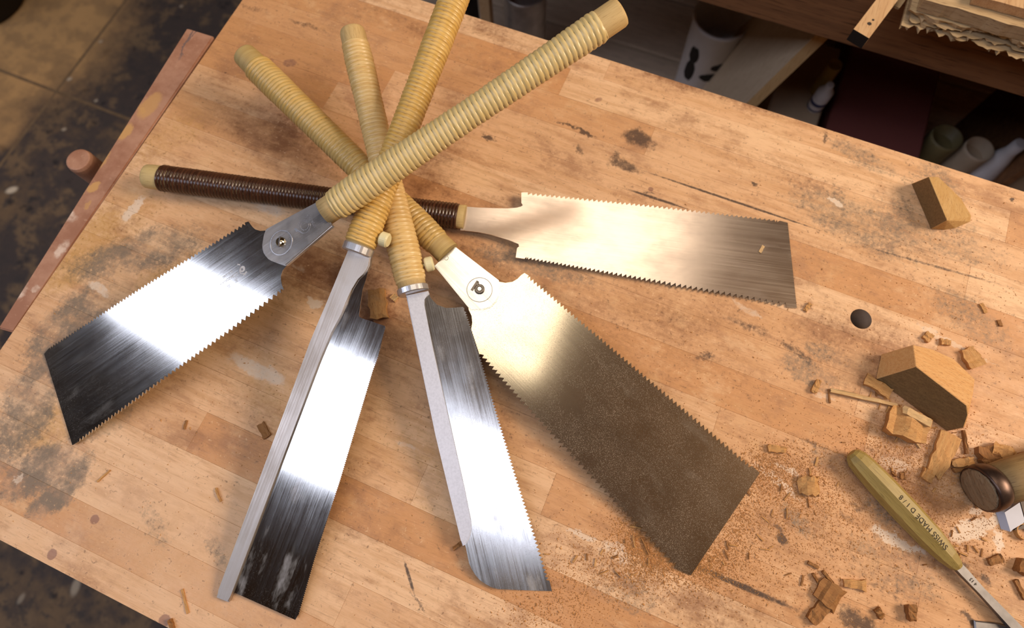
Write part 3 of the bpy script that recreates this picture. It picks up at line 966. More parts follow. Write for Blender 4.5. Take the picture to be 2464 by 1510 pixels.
# --- straight-spine saw with silver back
s3 = Saw(L3, (998.7, 699.5), 'backed pull saw with silver painted spine, cloudy blade and rounded nose, middle of the fan')
s3.handle([(855.6, 71, 58), (858, 82, 61), (868, 125, 62), (930, 398, 62), (990, 660, 66), (997, 693, 68)], None, 0, None, M_CORE)
s3.wrap([(863, 104, 66), (872, 143, 69), (895, 244, 67), (925, 376, 67), (952, 495, 73), (975, 596, 79), (988, 653, 78), (994, 680, 74)], 10.8, M_R3)
s3.ring('ferrule', (996.2, 689), 76, 17, M_CHROME)
s3.knob((1033, 635), 36, 21)
s3.plate('blade', [(1015, 712), (1033, 709.4), (1038, 718.6), (1052, 733), (1072.5, 740.5), (1092.8, 740), (1113, 738), (1117, 741),
                   {'t': [(1121, 747), (1158.6, 864), (1198, 998), (1243, 1147), (1287.7, 1286), (1320, 1392)], 'p': (6.0, 9.5), 'd': (4, 6.5), 'lean': 0.7}, (1322, 1396), (1328, 1421), (1280, 1419.5), (1198, 1416),
                   (1182, 1411), (1168.5, 1404), (1154, 1394), (1143.7, 1382), (1135, 1368), (1128.8, 1354), (1121, 1316), (1100, 1250)], -BTH, BTH, M_B3)
zs = 0.0023
s3.plate('spine', [(978, 711.5), (1031, 700.5), (1033.5, 708), (1020, 720.6), (1019.7, 735), (1040, 827), (1074, 978), (1119, 1177), (1133.5, 1252), (1134.5, 1268), (1133, 1284), (1128, 1298), (1121, 1308), (1114, 1311.5),
                   (1109, 1297), (1049, 1048)], -zs, zs, M_SPINE3, bevel=0.0008)

# --- dozuki with bare steel back
s2 = Saw(L2, (861.5, 604), 'backed pull saw with bare ground steel spine and smeared mirror blade, square tip')
s2.handle([(1142, -125, 58), (1137, -112, 61), (1115, -55, 62), (979.5, 298, 62), (875, 569, 66), (866, 592, 70)], None, 0, None, M_CORE)
s2.wrap([(1118, -62, 72), (1094, 0, 73), (1056, 99, 73), (1018, 198, 70), (979.5, 298, 70), (930, 426, 72), (895, 517, 77), (876, 566, 80), (867.5, 588, 79)], 10.0, M_R2)
s2.ring('ferrule', (867, 590), 76, 22, M_CHROME)
s2.knob((925.5, 576), 36, 22)
s2.plate('blade', [(870, 640), (886, 651), (880, 675), (873, 696.5), (864.3, 757), (864.5, 761), (869, 764.5), (927, 784), (928, 790),
                   {'t': [(928, 791), (911, 858), (898, 892), (818.7, 1157), (758, 1346), (719.6, 1480)], 'p': (4.6, 4.6), 'd': 2.4, 'lean': 0.5}, (711, 1490), (564, 1424), (545, 1405), (780, 820)], -BTH, BTH, M_B2)
s2.plate('spine', [(839, 604), (894, 620), (891, 640), (886, 651), (876, 660), (861, 671), (847, 694), (835.6, 731.7), (823, 757), (800, 800), (775, 860), (769, 875), (560, 1428), (553.5, 1446), (524.5, 1434.5),
                   (530, 1416), (750, 820)], -0.0024, 0.0024, M_SPINE2, bevel=0.0008)

# --- the front saw on top of the pile
s1 = Saw(L1, (783.5, 515), 'double-edged pull saw with pale handle on top of the pile, engraved neck plate and screw')
s1.handle([(1500, 35.5, 72), (1492, 41, 75), (1452, 67.5, 75), (1140, 276, 66), (830, 484, 66), (806, 500, 66), (783.5, 515, 66)], None, 0, None, M_CORE)
s1.wrap([(1452, 67.5, 80), (1436, 78, 83), (1300, 169, 77), (1140, 276, 73), (1040, 343, 76), (950, 403.5, 80), (860, 464, 82), (818, 492, 79), (805, 500.5, 72)], 12.2, M_R1, amp=0.27)
s1.plate('blade', [(680, 560), (641, 554.5), (627, 555.5), (614, 551.5), (606, 544.5), (598, 533), (590, 535.5), {'t': [(589, 536), (340, 691), (121, 834)], 'p': (12.2, 9.5), 'd': (8, 7), 'lean': 0.5}, (120, 836), (107, 851),
                   (175, 1070.5), (192, 1061), {'t': [(195, 1060), (330, 962), (400, 910), (559, 794.5), (680, 702)], 'p': (11, 15), 'd': (8, 10), 'lean': 0.5}, (684, 698), (679, 686), (677, 675), (676.5, 664), (681, 650), (690, 639.6), (710, 610)], -BTH, BTH, M_B1)
pl1 = s1.plate('neck_plate', [(642.6, 551.4), (765.7, 485.8), (802, 544), (690, 639.5), (687.5, 639.8), (668, 633), (656, 628.5), (648.5, 624), (641, 617), (636, 609), (633.3, 600), (632.7, 590), (634, 580), (638.3, 566), (641, 554)],
               -zp, zp, M_PLATE1, bevel=0.0008)
k1 = depth(s1.o) / F
bm = bmesh.new()
arc_ring(bm, s1.uv(680, 585), 29.5 * k1, 32 * k1, zp - 0.0002, zp + 0.0003)
s1.part('pressed_circle', bm, M_ENGR, parent=pl1)
sc = s1.disc('screw', (679, 583.5), 12.5, zp, zp + 0.0028, M_BRASS, pl1, [(0, 1), (0.35, 0.97), (0.75, 0.75), (1, 0.38)])
bm = bmesh.new()
a_, b_ = s1.uv(678.5, 571, zp), s1.uv(676.5, 596, zp)
dv = (b_ - a_).normalized()
nv = Vector((-dv.y, dv.x)) * 0.0006
prism(bm, [a_ - nv, b_ - nv, b_ + nv, a_ + nv], zp + 0.0022, zp + 0.0029)
s1.part('screw_slot', bm, M_DARKST, parent=pl1)
# stamped emblem: a ring inside a wider ring that swings off into a tail, with the maker's word above
bm = bmesh.new()
ce = s1.uv(736, 544)
zt = zp + 0.00012
arc_ring(bm, ce, 10.6 * k1, 11.8 * k1, zp - 0.0001, zt)
arc_ring(bm, s1.uv(735, 546), 16.6 * k1, 17.6 * k1, zp - 0.0001, zt, 0.35, 0.35 + 5.5, 40)
q = [s1.uv(*p) for p in ((712, 551.5), (714, 549.5), (731, 561), (729.5, 562.5), (719, 557.5), (716.5, 560), (712, 553.5))]
prism(bm, q, zp - 0.0001, zt)
s1.part('emblem', bm, M_ENGR, parent=pl1)
s1.text('stamped_word', 'GYOKUCHO', (753.2, 532.2), (747.0, 522.0), 9.8, M_ENGR, zp + 0.00003, pl1, 0.72)
ex = BTH + 0.00003
s1.text('etched_number', '0.5-240', (548, 659.5), (539.5, 665.3), 9.6, M_ETCH, ex)
s1.text('etched_word', 'RAZORSAW', (546, 674), (537.5, 679.8), 9.0, M_ETCH, ex, stretch=0.85)
s1.text('etched_character', '玉', (569, 674), (560.5, 680), 10.5, M_ETCH, ex)
s1.text('etched_character', '鳥', (551, 688), (542.5, 694), 10.5, M_ETCH, ex)
bm = bmesh.new()
ce = s1.uv(584, 647)
k = k1
arc_ring(bm, ce, 3.0 * k, 8.0 * k, BTH, ex + 0.00002, off=(1.2 * k, 0.6 * k))
arc_ring(bm, s1.uv(586, 649), 9.2 * k, 11.5 * k, BTH, ex + 0.00002, -1.2, 2.2, 24)
q = [s1.uv(*p) for p in ((572, 634), (579, 636), (579, 639), (572, 637))]
prism(bm, q, BTH, ex + 0.00002)
q = [s1.uv(*p) for p in ((586, 661), (594, 653), (596, 654), (588, 663))]
prism(bm, q, BTH, ex + 0.00002)
s1.part('etched_emblem', bm, M_ETCH)
bm = bmesh.new()
for a0, b0 in (((570, 655), (556, 666)), ((570, 655), (573, 660)), ((573, 660), (562, 668))):
    a_, b_ = s1.uv(*a0), s1.uv(*b0)
    dv = (b_ - a_).normalized()
    nv = Vector((-dv.y, dv.x)) * 0.00016
    prism(bm, [a_ - nv, b_ - nv, b_ + nv, a_ + nv], BTH, ex + 0.00002)
s1.part('etched_border', bm, M_ETCH)


# ------------------------------------------------------------------ loose blocks of wood on the bench
def A(px, py, h=0.0):
    return at(px, py, BT + h)


def face_plane(p, q, r):
    n_ = (q - p).cross(r - p).normalized()
    return p, n_


# wedge: the face towards the saws darkened in colour for shade, a light face sloping down behind it
dp = face_plane(A(2193, 442), A(2240, 551), A(2235, 425, 0.019))
d4 = [A(2193, 442), A(2240, 551), onplane(2235, 425, *dp), onplane(2279, 530, *dp)]
lp = face_plane(d4[2], d4[3], A(2337, 519, 0.003))
b = hull('wood_block', d4 + [onplane(x, y, *lp) for x, y in ((2258, 425), (2313, 490), (2337, 519))] + [A(2335, 533), A(2298, 549), A(2272, 553), A(2313, 478)], [M_OAKA, M_ENDG_SHADE], None, 0.0003)
tag(b, 'small wedge-shaped brown wood block lying alone near the far edge, right of the satin saw', 'wood block')
# chunk: long dark end-grain face, side facet on the left, broad light face behind
dp = face_plane(A(2109, 914), A(2278, 1037), A(2204, 880, 0.030))
dk = [onplane(x, y, *dp) for x, y in ((2107, 911), (2170, 893), (2204, 881), (2226, 902), (2326, 975), (2329, 998), (2319, 1028), (2278, 1037))]
lp = face_plane(dk[2], dk[4], A(2296, 866, 0.018))
sd = (CAM - dp[0]).dot(dp[1])
lt = [q for q in (onplane(x, y, *lp) for x, y in ((2197, 829), (2245, 840), (2295, 863), (2345, 911), (2341, 947), (2334, 970))) if (q - dp[0]).dot(dp[1]) * sd < -1e-9]
b2 = hull('wood_block', dk + lt + [A(2120, 852, 0.001), A(2322, 1026), A(2338, 955)], [M_OAKL, M_ENDG_SHADE], None, 0.0004)
tag(b2, 'largest wood offcut, an eight-sided chunk with rough dark end grain towards the saws', 'wood block')
for bl, px in ((b, (2240, 490)), (b2, (2230, 960))):      # broad face towards the saws: shade painted in, with end grain on the chunk
    ref = min(bl.data.polygons, key=lambda f: (f.area < 5e-5, f.normal.dot(RX) + (0.0 if f.normal.z < 0.9 else 2.0) - f.normal.dot(RY)))
    for f in bl.data.polygons:
        if f.normal.dot(ref.normal) > 0.995:
            f.material_index = 1


def bent_slab(name, c, L, Wd, T, ang, curl, mat, seed, wedge=0.0, rag=0.17, lift=0.0, nx=6):
    """irregular chip: an uneven strip bent along its length, lying at c"""
    r = random.Random(seed)
    bm = bmesh.new()
    top, bot = [], []
    for i in range(nx + 1):
        u = i / nx - 0.5
        w = Wd * (1 - wedge * (i / nx)) * (1 + r.uniform(-rag, rag))
        th = T * r.uniform(0.8, 1.1)
        if abs(curl) > 1e-3:
            R = L / curl
            x, zz, ta = R * math.sin(u * curl), R * (math.cos(curl / 2) * -1 + math.cos(u * curl)) if curl > 0 else abs(R) * (1 - math.cos(u * curl)), -u * curl
        else:
            x, zz, ta = u * L, 0.0, 0.0
        zz += lift * (i / nx)
        jx = r.uniform(-0.04, 0.04) * L
        nx_, nz_ = math.sin(-ta), math.cos(ta)
        rowt, rowb = [], []
        for s_ in (-0.5, -0.12, 0.2, 0.5):
            jj = r.uniform(-0.06, 0.06) * min(L, Wd * 2.0) if i in (0, nx) else r.uniform(-0.02, 0.02) * L
            ht = th * r.uniform(0.75, 1.1)
            rowb.append(bm.verts.new((x + jx + jj, w * s_, zz)))
            rowt.append(bm.verts.new((x + jx + jj + nx_ * ht, w * s_, zz + nz_ * ht)))
        top.append(rowt)
        bot.append(rowb)
    for i in range(nx):
        for j in range(3):
            bm.faces.new((top[i][j], top[i + 1][j], top[i + 1][j + 1], top[i][j + 1]))
            bm.faces.new((bot[i][j], bot[i][j + 1], bot[i + 1][j + 1], bot[i + 1][j]))
        bm.faces.new((top[i][0], bot[i][0], bot[i + 1][0], top[i + 1][0]))
        bm.faces.new((top[i][3], top[i + 1][3], bot[i + 1][3], bot[i][3]))
    for i in (0, nx):
        for j in range(3):
            bm.faces.new((top[i][j], top[i][j + 1], bot[i][j + 1], bot[i][j]))
    mn = min(v.co.z for v in bm.verts)
    for v in bm.verts:
        v.co.z -= mn
    M = Matrix.Translation(c) @ Matrix.Rotation(ang, 4, 'Z')
    return finish(name, bm, mat, None, False, M)


def chip(px, py, L, Wd, deg, mat, label, T=0.0014, curl=0.0, wedge=0.0, name='wood_chip', cat='wood chip', h=0.0, lift=0.0, group=None, seed=None, nx=6):
    c = A(px, py, h)
    e = A(px + 20 * math.cos(math.radians(deg)), py + 20 * math.sin(math.radians(deg)), h)
    k = (e - c).length / 20.0
    ang = math.atan2(e.y - c.y, e.x - c.x)
    k2 = depth(c) / F
    o = bent_slab(name, c, L * k, Wd * k2 * 1.03, T, ang, curl, M_CHIPS[mat], seed or int(px * 7 + py), wedge, lift=lift, nx=nx)
    return tag(o, label, cat, group)


chip(2172, 1024, 84, 62, 20, 0, 'thick curved tan offcut leaning at the foot of the largest wood offcut', T=0.010, curl=0.5, name='wood_offcut', cat='wood offcut')
chip(2076, 958, 165, 11, 13, 2, 'long pale stick-like shaving pointing out from under the largest wood offcut', T=0.0035, curl=0.12, wedge=0.25, name='wood_shaving', cat='shaving')
chip(2108, 931, 68, 26, 33, 0, 'tan splintered shaving lying against the left foot of the largest wood offcut', T=0.004, curl=0.5, name='wood_shaving', cat='shaving')
chip(2200, 1001, 74, 20, 27, 2, 'pale rolled shaving between the largest wood offcut and the thick curved offcut', T=0.0035, curl=0.3, name='wood_shaving', cat='shaving', h=0.008)
chip(2262, 1096, 104, 34, -66, 0, 'long flaky chip standing above the ferrule-capped tool and right of the olive handle', T=0.003, curl=0.25, wedge=-0.4)
chip(2310, 1112, 48, 18, -8, 0, 'folded tan chip between the long flaky chip and the hooped handle', T=0.005, curl=0.6)
chip(2314, 1126, 46, 12, -14, 1, 'narrow brown chip tucked below the folded tan chip near the hooped handle', T=0.003)
chip(2373, 1106, 60, 40, 70, 1, 'shaggy brown chip right behind the upper rim of the metal hoop', T=0.006, curl=0.3)
chip(2408, 1090, 48, 30, 25, 0, 'smooth curled tan chip lying behind the hooped handle', T=0.006, curl=0.9)
chip(2440, 1106, 46, 22, -20, 1, 'crumpled brown chip touching the back of the hooped handle', T=0.005, curl=0.6)
chip(2228, 1142, 30, 26, 30, 0, 'squarish tan chip just right of the upper end of the olive handle', T=0.003)
chip(2170, 1144, 11, 15, 0, 1, 'tiny brown chip right beside the upper facet of the olive handle')
chip(2150, 1140, 14, 5, 45, 1, 'very small dark sliver touching the upper olive handle')
chip(2334, 861, 54, 32, 57, 0, 'broad tan chip lying behind and to the right of the largest wood offcut', T=0.004, wedge=-0.3)
chip(2230, 811, 22, 17, -50, 0, 'small tan chip nearest above the largest wood offcut', T=0.003)
chip(2272, 824, 24, 13, 8, 0, 'small striped tan chip just above the right shoulder of the largest wood offcut', T=0.003)
chip(2365, 742, 26, 9, 62, 0, 'slim tan chip lying alone between the small wedge block and the largest offcut')
chip(2404, 777, 18, 8, 70, 1, 'small brown chip near the right border, above the broad tan chip')
chip(1961, 930, 32, 13, -65, 0, 'upright tan chip left of the long stick-like shaving', T=0.003, curl=0.4)
chip(1994, 953, 34, 3, 84, 1, 'thin dark splinter crossing the left tip of the stick-like shaving')
chip(1867, 1080, 44, 20, 8, 0, 'flat tan chip right of the far corner of the dusty saw blade', T=0.003, wedge=0.3)
chip(1943, 1168, 42, 40, 5, 0, 'rolled barrel-shaped chip between the dusty blade corner and the olive handle', T=0.004, curl=1.6)
chip(1942, 740, 22, 10, -52, 0, 'small tan chip just off the lower tip corner of the satin blade', T=0.002)
chip(1992, 1428, 62, 54, 38, 1, 'large brown chip with a rounded end in front of the dusty blade', T=0.004, curl=0.5)
chip(1967, 1470, 58, 28, -48, 1, 'rectangular brown chip sticking out below the round-ended chip', T=0.004)
chip(1961, 1390, 26, 6, 60, 1, 'left one of the two dark spikes above the round-ended chip', T=0.003)
chip(1990, 1388, 38, 6, 52, 1, 'right one of the two dark spikes above the round-ended chip', T=0.003)
chip(2052, 1404, 54, 14, 8, 0, 'narrow triangular tan chip right of the round-ended chip', T=0.003, wedge=-0.7)
chip(1955, 1358, 30, 7, 28, 1, 'thin brown sliver above the dark spikes', T=0.002)
chip(2112, 1473, 27, 14, 58, 1, 'left of the two small dark chunks at the front between round-ended chip and chisel tip', T=0.004)
chip(2186, 1472, 32, 18, 82, 1, 'right of the two small dark chunks at the front, hollow and open', T=0.006, curl=0.5)
chip(2392, 1346, 32, 18, -20, 1, 'ragged dark chip below the white paint patch near the bright chisel edge', T=0.003)
chip(2455, 1363, 38, 32, 30, 1, 'chunky dark brown chip at the right border below the chisel blade', T=0.007)
chip(2452, 1418, 52, 9, 62, 1, 'long dark splinter at the right border below the chunky chip', T=0.003)
chip(2319, 1064, 58, 6, 82, 1, 'upright thin brown splinter right below the largest wood offcut', T=0.003)
chip(2205, 1066, 30, 4, 55, 2, 'fine pale splinter just below the thick curved offcut', T=0.0015)
chip(637, 1037, 36, 19, 62, 1, 'brown rectangular chip left of the bare steel spine', T=0.0016)
chip(447, 1022, 22, 5, 105, 1, 'tiny brown sliver below the polished blade of the top saw', T=0.0012)
chip(527, 1190, 34, 5, 70, 0, 'curved yellowish sliver left of the bare steel spine', T=0.0012, curl=0.8)
chip(250, 1145, 40, 4, -42, 0, 'straight thin splinter in front of the square tip of the polished blade', T=0.0012)
chip(446, 1444, 60, 5, 76, 0, 'long thin splinter left of the spine end near the front edge', T=0.0012)
chip(415, 1500, 24, 9, 72, 1, 'small black-brown splinter at the front edge of the bench', T=0.003)
chip(912, 735, 62, 42, 84, 0, 'thick worn brown chunk between the two backed saws just behind their blades', T=0.006, curl=0.5, name='wood_offcut', cat='wood offcut')
chip(950, 717, 16, 14, 40, 2, 'tiny pale crumb beside the worn brown chunk between the backed saws', T=0.003)
chip(1103, 1311, 32, 9, -35, 1, 'dark splinter beside the rounded end of the silver spine', T=0.002)
chip(1552, 1312, 44, 5, 66, 1, 'longest splinter in the sawdust left of the dusty blade tip', T=0.002)
chip(1525, 1300, 30, 4, 80, 0, 'upright tan splinter in the sawdust left of the dusty blade tip', T=0.0016)
chip(1532, 1268, 34, 4, 10, 0, 'level tan splinter under the teeth of the dusty blade', T=0.0016)
c_ = s5.uv(1832, 600)
pz = (s5.M @ Vector((c_.x, c_.y, BTH))).z - BT
chip(1832, 600, 19, 7, -62, 2, 'small pale chip lying on the satin blade near its tip', T=0.001, h=pz)
rs = random.Random(3)
for i in range(70):
    (cx, cy, sx, sy), where = rs.choice((((1900, 1180, 110, 80), 'between the dusty blade corner and the olive handle'), ((2250, 1150, 100, 90), 'between the olive handle and the hooped handle'),
                                         ((1480, 1360, 110, 55), 'between the cloudy blade and the dusty blade tip'), ((2150, 1010, 100, 60), 'around the foot of the largest wood offcut'),
                                         ((2330, 1290, 80, 80), 'around the white paint patch below the hooped handle'), ((1850, 1330, 110, 55), 'right of the dusty blade tip')))
    px, py = rs.gauss(cx, sx * 0.7), rs.gauss(cy, sy * 0.7)
    if px > 2440 or py > 1490:
        continue
    chip(px, py, rs.uniform(8, 24), rs.uniform(2, 4.5), rs.uniform(0, 180), rs.choice((0, 0, 1)), 'tiny thin loose splinter ' + where, T=rs.uniform(0.0006, 0.0014), curl=rs.choice((0, 0, 0.7)),
         group='tiny loose splinters ' + where, name='wood_splinter', cat='splinter', seed=i + 900, nx=2)

# curled ring of shaving
c = A(2457, 1278, 0)
bm = bmesh.new()
arc_ring(bm, (0, 0), 0.0052, 0.0060, 0.0, 0.004, 0.4, 5.4, 24)
tag(finish('wood_shaving', bm, M_CHIPS[0], None, False, Matrix.Translation(c)), 'thin ring-shaped curl of shaving below the chisel blade at the right border', 'shaving')

# sawdust: nobody could count it
V, Fc = [], []
clusters = [(1560, 1325, 55, 50, 1500), (1700, 1350, 60, 40, 1100), (1520, 1235, 30, 50, 500), (1835, 1130, 30, 28, 700), (1905, 1165, 60, 50, 1500), (2000, 1200, 110, 80, 1300), (2230, 1130, 90, 70, 1500),
            (1545, 1270, 22, 55, 1000), (1600, 1345, 40, 22, 700), (1775, 1240, 28, 60, 900), (1700, 1365, 30, 22, 500), (1440, 1370, 90, 50, 900), (1330, 1470, 80, 40, 500), (2150, 1060, 70, 50, 700), (1850, 1330, 220, 100, 1500), (2330, 1250, 90, 90, 700), (1700, 900, 350, 200, 700), (700, 950, 400, 250, 500), (2300, 700, 150, 150, 400)]
for cx, cy, sx, sy, cnt in clusters:
    for i in range(int(cnt * 1.8)):
        p = A(rs.gauss(cx, sx), rs.gauss(cy, sy))
        if not (XL + 0.003 < p.x < 0.75 and -0.188 < p.y < 0.41) or (p.x - HX) ** 2 + (p.y - HY) ** 2 < 0.011 ** 2:
            continue
        q = rs.uniform(0.00018, 0.00050) * (1.7 if rs.random() < 0.08 else 1.0)
        a = rs.uniform(0, 6.28)
        st = rs.uniform(1.0, 2.4)
        k = len(V)
        for t in (0, 2.1, 4.2):
            x, y = q * st * math.cos(t), q * math.sin(t)
            V.append((p.x + x * math.cos(a) - y * math.sin(a), p.y + x * math.sin(a) + y * math.cos(a), BT))
        V.append((p.x + q * rs.uniform(-0.4, 0.4), p.y, BT + q * rs.uniform(0.7, 1.3)))
        Fc += [(k, k + 1, k + 3), (k + 1, k + 2, k + 3), (k + 2, k, k + 3), (k + 2, k + 1, k)]
me = bpy.data.meshes.new('sawdust')
me.from_pydata(V, [], Fc)
tag(link('sawdust', me, M_DUST), 'fine orange-brown sawdust sprinkled over the bench around the dusty blade', 'sawdust', None, 'stuff')

# ------------------------------------------------------------------ carving tool with eight-sided handle
r0 = 0.0085
p0, p1 = at(2048, 1089, BT + r0), at(2306, 1364, BT + r0 * 0.75)
Mg = frame(p0, p1 - p0)
LG = (p1 - p0).length
tool = empty('carving_chisel', Mg)
tag(tool, 'carving chisel with olive-brown eight-sided wooden handle and slim steel shank at the lower right', 'chisel')
kg = depth((p0 + p1) / 2) / F
bm = bmesh.new()
prof = [(0.0, 0.40), (0.002, 0.62), (0.006, 0.80), (0.013, 0.90), (LG * 0.3, 1.0), (LG * 0.52, 1.02), (LG * 0.75, 0.95), (LG * 0.90, 0.74), (LG * 0.975, 0.52), (LG, 0.36)]
RH = 33.0 * kg
lathe(bm, [(x, r * RH) for x, r in prof], 8, 1.0, 0.86, True, math.pi / 8 - 0.20)
hd = finish('handle', bm, M_OLIVE)
hd.parent = tool
k_ = 0.0034
bm = bmesh.new()
lathe(bm, [(LG - 0.006, k_ * 1.25), (LG + 0.004, k_ * 1.35), (LG + 0.02, k_ * 1.15), (LG + 0.055, k_ * 1.5), (LG + 0.11, k_ * 2.3)], 4, 1.0, 0.62, True, math.pi / 4)
sh = finish('shank', bm, M_TOOL)
sh.parent = tool
sh['label'] = 'grey steel shank'
# lettering burnt into the facet that looks up and to the right
fa = math.pi / 2 - 0.20
apo = RH * math.cos(math.pi / 8)
for word, (wx, wy), size in (('SWISS MADE', (2245.0, 1280.5), 20.0), ('D 1 / 8', (2185.0, 1212), 19.0)):
    p = onplane(wx, wy, p0 + Vector((0, 0, apo * 0.86)), Vector((0, 0, 1)))
    q = Mg.inverted() @ p
    me = text_mesh(word, size * kg, 0.80)
    rl = next(ra + (rb2 - ra) * (q.x - xa_) / (xb_ - xa_) for (xa_, ra), (xb_, rb2) in zip(prof, prof[1:]) if xa_ <= q.x <= xb_)
    apo = rl * RH * math.cos(math.pi / 8)
    ny, nz = math.cos(fa), math.sin(fa)
    xa, za = Vector((-1, 0, 0)), Vector((0, ny, nz * 1.0)).normalized()
    ya = za.cross(xa)
    s_off = (q.y - ny * apo) / ya.y if abs(ya.y) > 1e-6 else 0
    s_off = max(-0.0014, min(0.0014, s_off))
    for v in me.vertices:
        vx = q.x - v.co.x
        rl = next(ra + (rb2 - ra) * (vx - xa_) / (xb_ - xa_) for (xa_, ra), (xb_, rb2) in zip(prof, prof[1:]) if xa_ <= vx <= xb_)
        ap = rl * RH * math.cos(math.pi / 8)
        v.co = Vector((vx, ny * ap, nz * ap * 0.86)) + ya * (v.co.y + s_off) + za * (v.co.z + 0.00022)
    o = link('lettering', me, M_INK)
    o.parent = hd
me = text_mesh('4 13', 11 * kg, 0.9)
me.transform(Matrix.Translation((LG + 0.012, 0, k_ * 1.25 * 0.707 * 0.62 + 0.0003)) @ Matrix.Rotation(math.pi, 4, 'Z'))
o = link('lettering', me, M_INK)
o.parent = sh

# ------------------------------------------------------------------ hooped handle, chisel blades at the right border
rh = 0.0175
pe, pf = at(2357, 1177, BT + rh), at(2640, 1092, BT + rh)
Mh = frame(pe, pf - pe)
hh = empty('hooped_chisel_handle', Mh)
tag(hh, 'thick wooden chisel handle with dark metal hoop round its beaten end', 'chisel handle')
bm = bmesh.new()
lathe(bm, [(0.010, 0.0145), (0.03, 0.0158), (0.09, 0.0152), (0.12, 0.013)], 36)
o = finish('grip', bm, M_HOOPW, None, True)
o.parent = hh
bm = bmesh.new()
lathe(bm, [(0.0005, 0.0150), (-0.0004, 0.0166), (0.002, 0.0174), (0.006, 0.0177), (0.010, 0.0170), (0.0125, 0.0155), (0.0125, 0.0140)], 44)
o = finish('hoop', bm, M_HOOP, None, True)
o.parent = hh
bm = bmesh.new()
R2 = random.Random(8)
rings = []
for rr, dx in ((0.0155, 0.0), (0.0150, -0.0012), (0.0110, -0.0022), (0.005, -0.0026)):
    rings.append([bm.verts.new((dx + R2.uniform(-0.0002, 0.0002), rr * (1 + R2.uniform(-0.03, 0.02)) * math.cos(2 * math.pi * k / 40), rr * (1 + R2.uniform(-0.03, 0.02)) * math.sin(2 * math.pi * k / 40))) for k in range(40)])
for a, bb in zip(rings, rings[1:]):
    for k in range(40):
        bm.faces.new((a[k], a[(k + 1) % 40], bb[(k + 1) % 40], bb[k]))
bm.faces.new(rings[-1])
o = finish('beaten_end', bm, M_ENDW)
o.parent = hh

ch = empty('bench_chisel', A(2425, 1240))
tag(ch, 'chisel blade with bright honed tip and dark iron body, half hidden under the hooped handle', 'chisel')
pts = [A(2394, 1226), A(2408, 1272), A(2427, 1272), A(2452, 1257), A(2455, 1251), A(2443, 1208)]
bm = bmesh.new()
prism(bm, [(p.x, p.y) for p in pts], BT + 0.0002, BT + 0.0042)
for v in bm.verts:
    if v.co.z > BT + 0.004 and (v.co.xy - pts[0].xy).length < 0.0012 or (v.co.z > BT + 0.004 and (v.co.xy - pts[1].xy).length < 0.0012):
        v.co.x += 0.004
        v.co.y += -0.0002
o = finish('honed_tip', bm, M_BRIGHT, None)
o.parent = ch
o.matrix_world = I4
pts = [A(2446, 1207), A(2458, 1251), A(2454, 1260), A(2431, 1274), A(2520, 1262), A(2520, 1190)]
bm = bmesh.new()
prism(bm, [(p.x, p.y) for p in pts], BT + 0.0002, BT + 0.0038)
o = finish('iron_body', bm, M_DARKIRON, None)
o.parent = ch
o.matrix_world = I4
pts = [A(2339.5, 1490.5), A(2395, 1497), A(2470, 1520), A(2560, 1560), A(2540, 1600), A(2343, 1530)]
bm = bmesh.new()
prism(bm, [(p.x, p.y) for p in pts], BT + 0.0002, BT + 0.0022)
bmesh.ops.bevel(bm, geom=[e for e in bm.edges if all(v.co.z > BT + 0.001 for v in e.verts)], offset=0.0008, segments=1, affect='EDGES')
tag(finish('plane_iron', bm, M_TOOL), 'corner of a flat steel tool blade at the front border, below the chisel shank', 'blade')

# ------------------------------------------------------------------ neighbouring bench behind, with its shelf and clutter
M_APRON = mat_wood('dark_apron_wood', (0.34, 0.155, 0.063), (0.23, 0.105, 0.045), (0.10, 0.046, 0.022), scale=0.5, rough=0.7)
M_PALE = mat_wood('pale_batten_wood', (0.62, 0.40, 0.21), (0.55, 0.33, 0.16), (0.38, 0.20, 0.09), axis=1, scale=1.0, rough=0.7)
M_BARK = mat_wood('torn_board_wood', (0.58, 0.42, 0.235), (0.44, 0.30, 0.155), (0.20, 0.115, 0.055), scale=1.0, rough=0.85)
M_GREYB = mat_wood('grey_shelf_wood', (0.78, 0.59, 0.42), (0.68, 0.50, 0.35), (0.44, 0.31, 0.21), scale=0.5, rough=0.85)
M_PANEL = mat_wood('plywood_panel', (0.72, 0.55, 0.37), (0.66, 0.49, 0.32), (0.52, 0.36, 0.21), axis=2, scale=0.5, rough=0.7)
M_EDGE = mat_wood('panel_edge', (0.74, 0.48, 0.22), (0.66, 0.41, 0.18), (0.50, 0.28, 0.11), axis=2, scale=1.0, rough=0.7)
M_BLACK = mat_plain('black_rubber', (0.015, 0.012, 0.011), 0.6, var=0.2)
tb = empty('side_bench', Vector((0.4, 1.0, 0)))
tag(tb, 'dark brown second bench behind the workbench, with an open shelf beneath its thick front board', 'bench')


def tpart(name, lo, hi, mat, bevel=0.002, parent=tb):
    o = box_obj(name, lo, hi, mat, None, bevel)
    o.parent = parent
    o.matrix_world = I4
    return o


tpart('front_board', (-0.75, 0.605, 0.768), (1.7, 0.645, 0.852), M_APRON)
for k in range(5):
    tpart('top_board', (-0.75, 0.6455 + k * 0.15, 0.815), (1.7, 0.7945 + k * 0.15, 0.852), M_APRON)
for k in range(4):
    tpart('shelf_board', (-0.75, 0.70 + k * 0.168, 0.175), (1.7, 0.861 + k * 0.168, 0.20), M_GREYB, 0.003)
for lx in (-0.70, 1.58):
    for ly in (0.66, 1.30):
        tpart('leg', (lx, ly, 0), (lx + 0.07, ly + 0.07, 0.815), M_APRON)
tpart('back_board', (-0.63, 1.372, 0.20), (1.58, 1.385, 0.815), M_APRON)
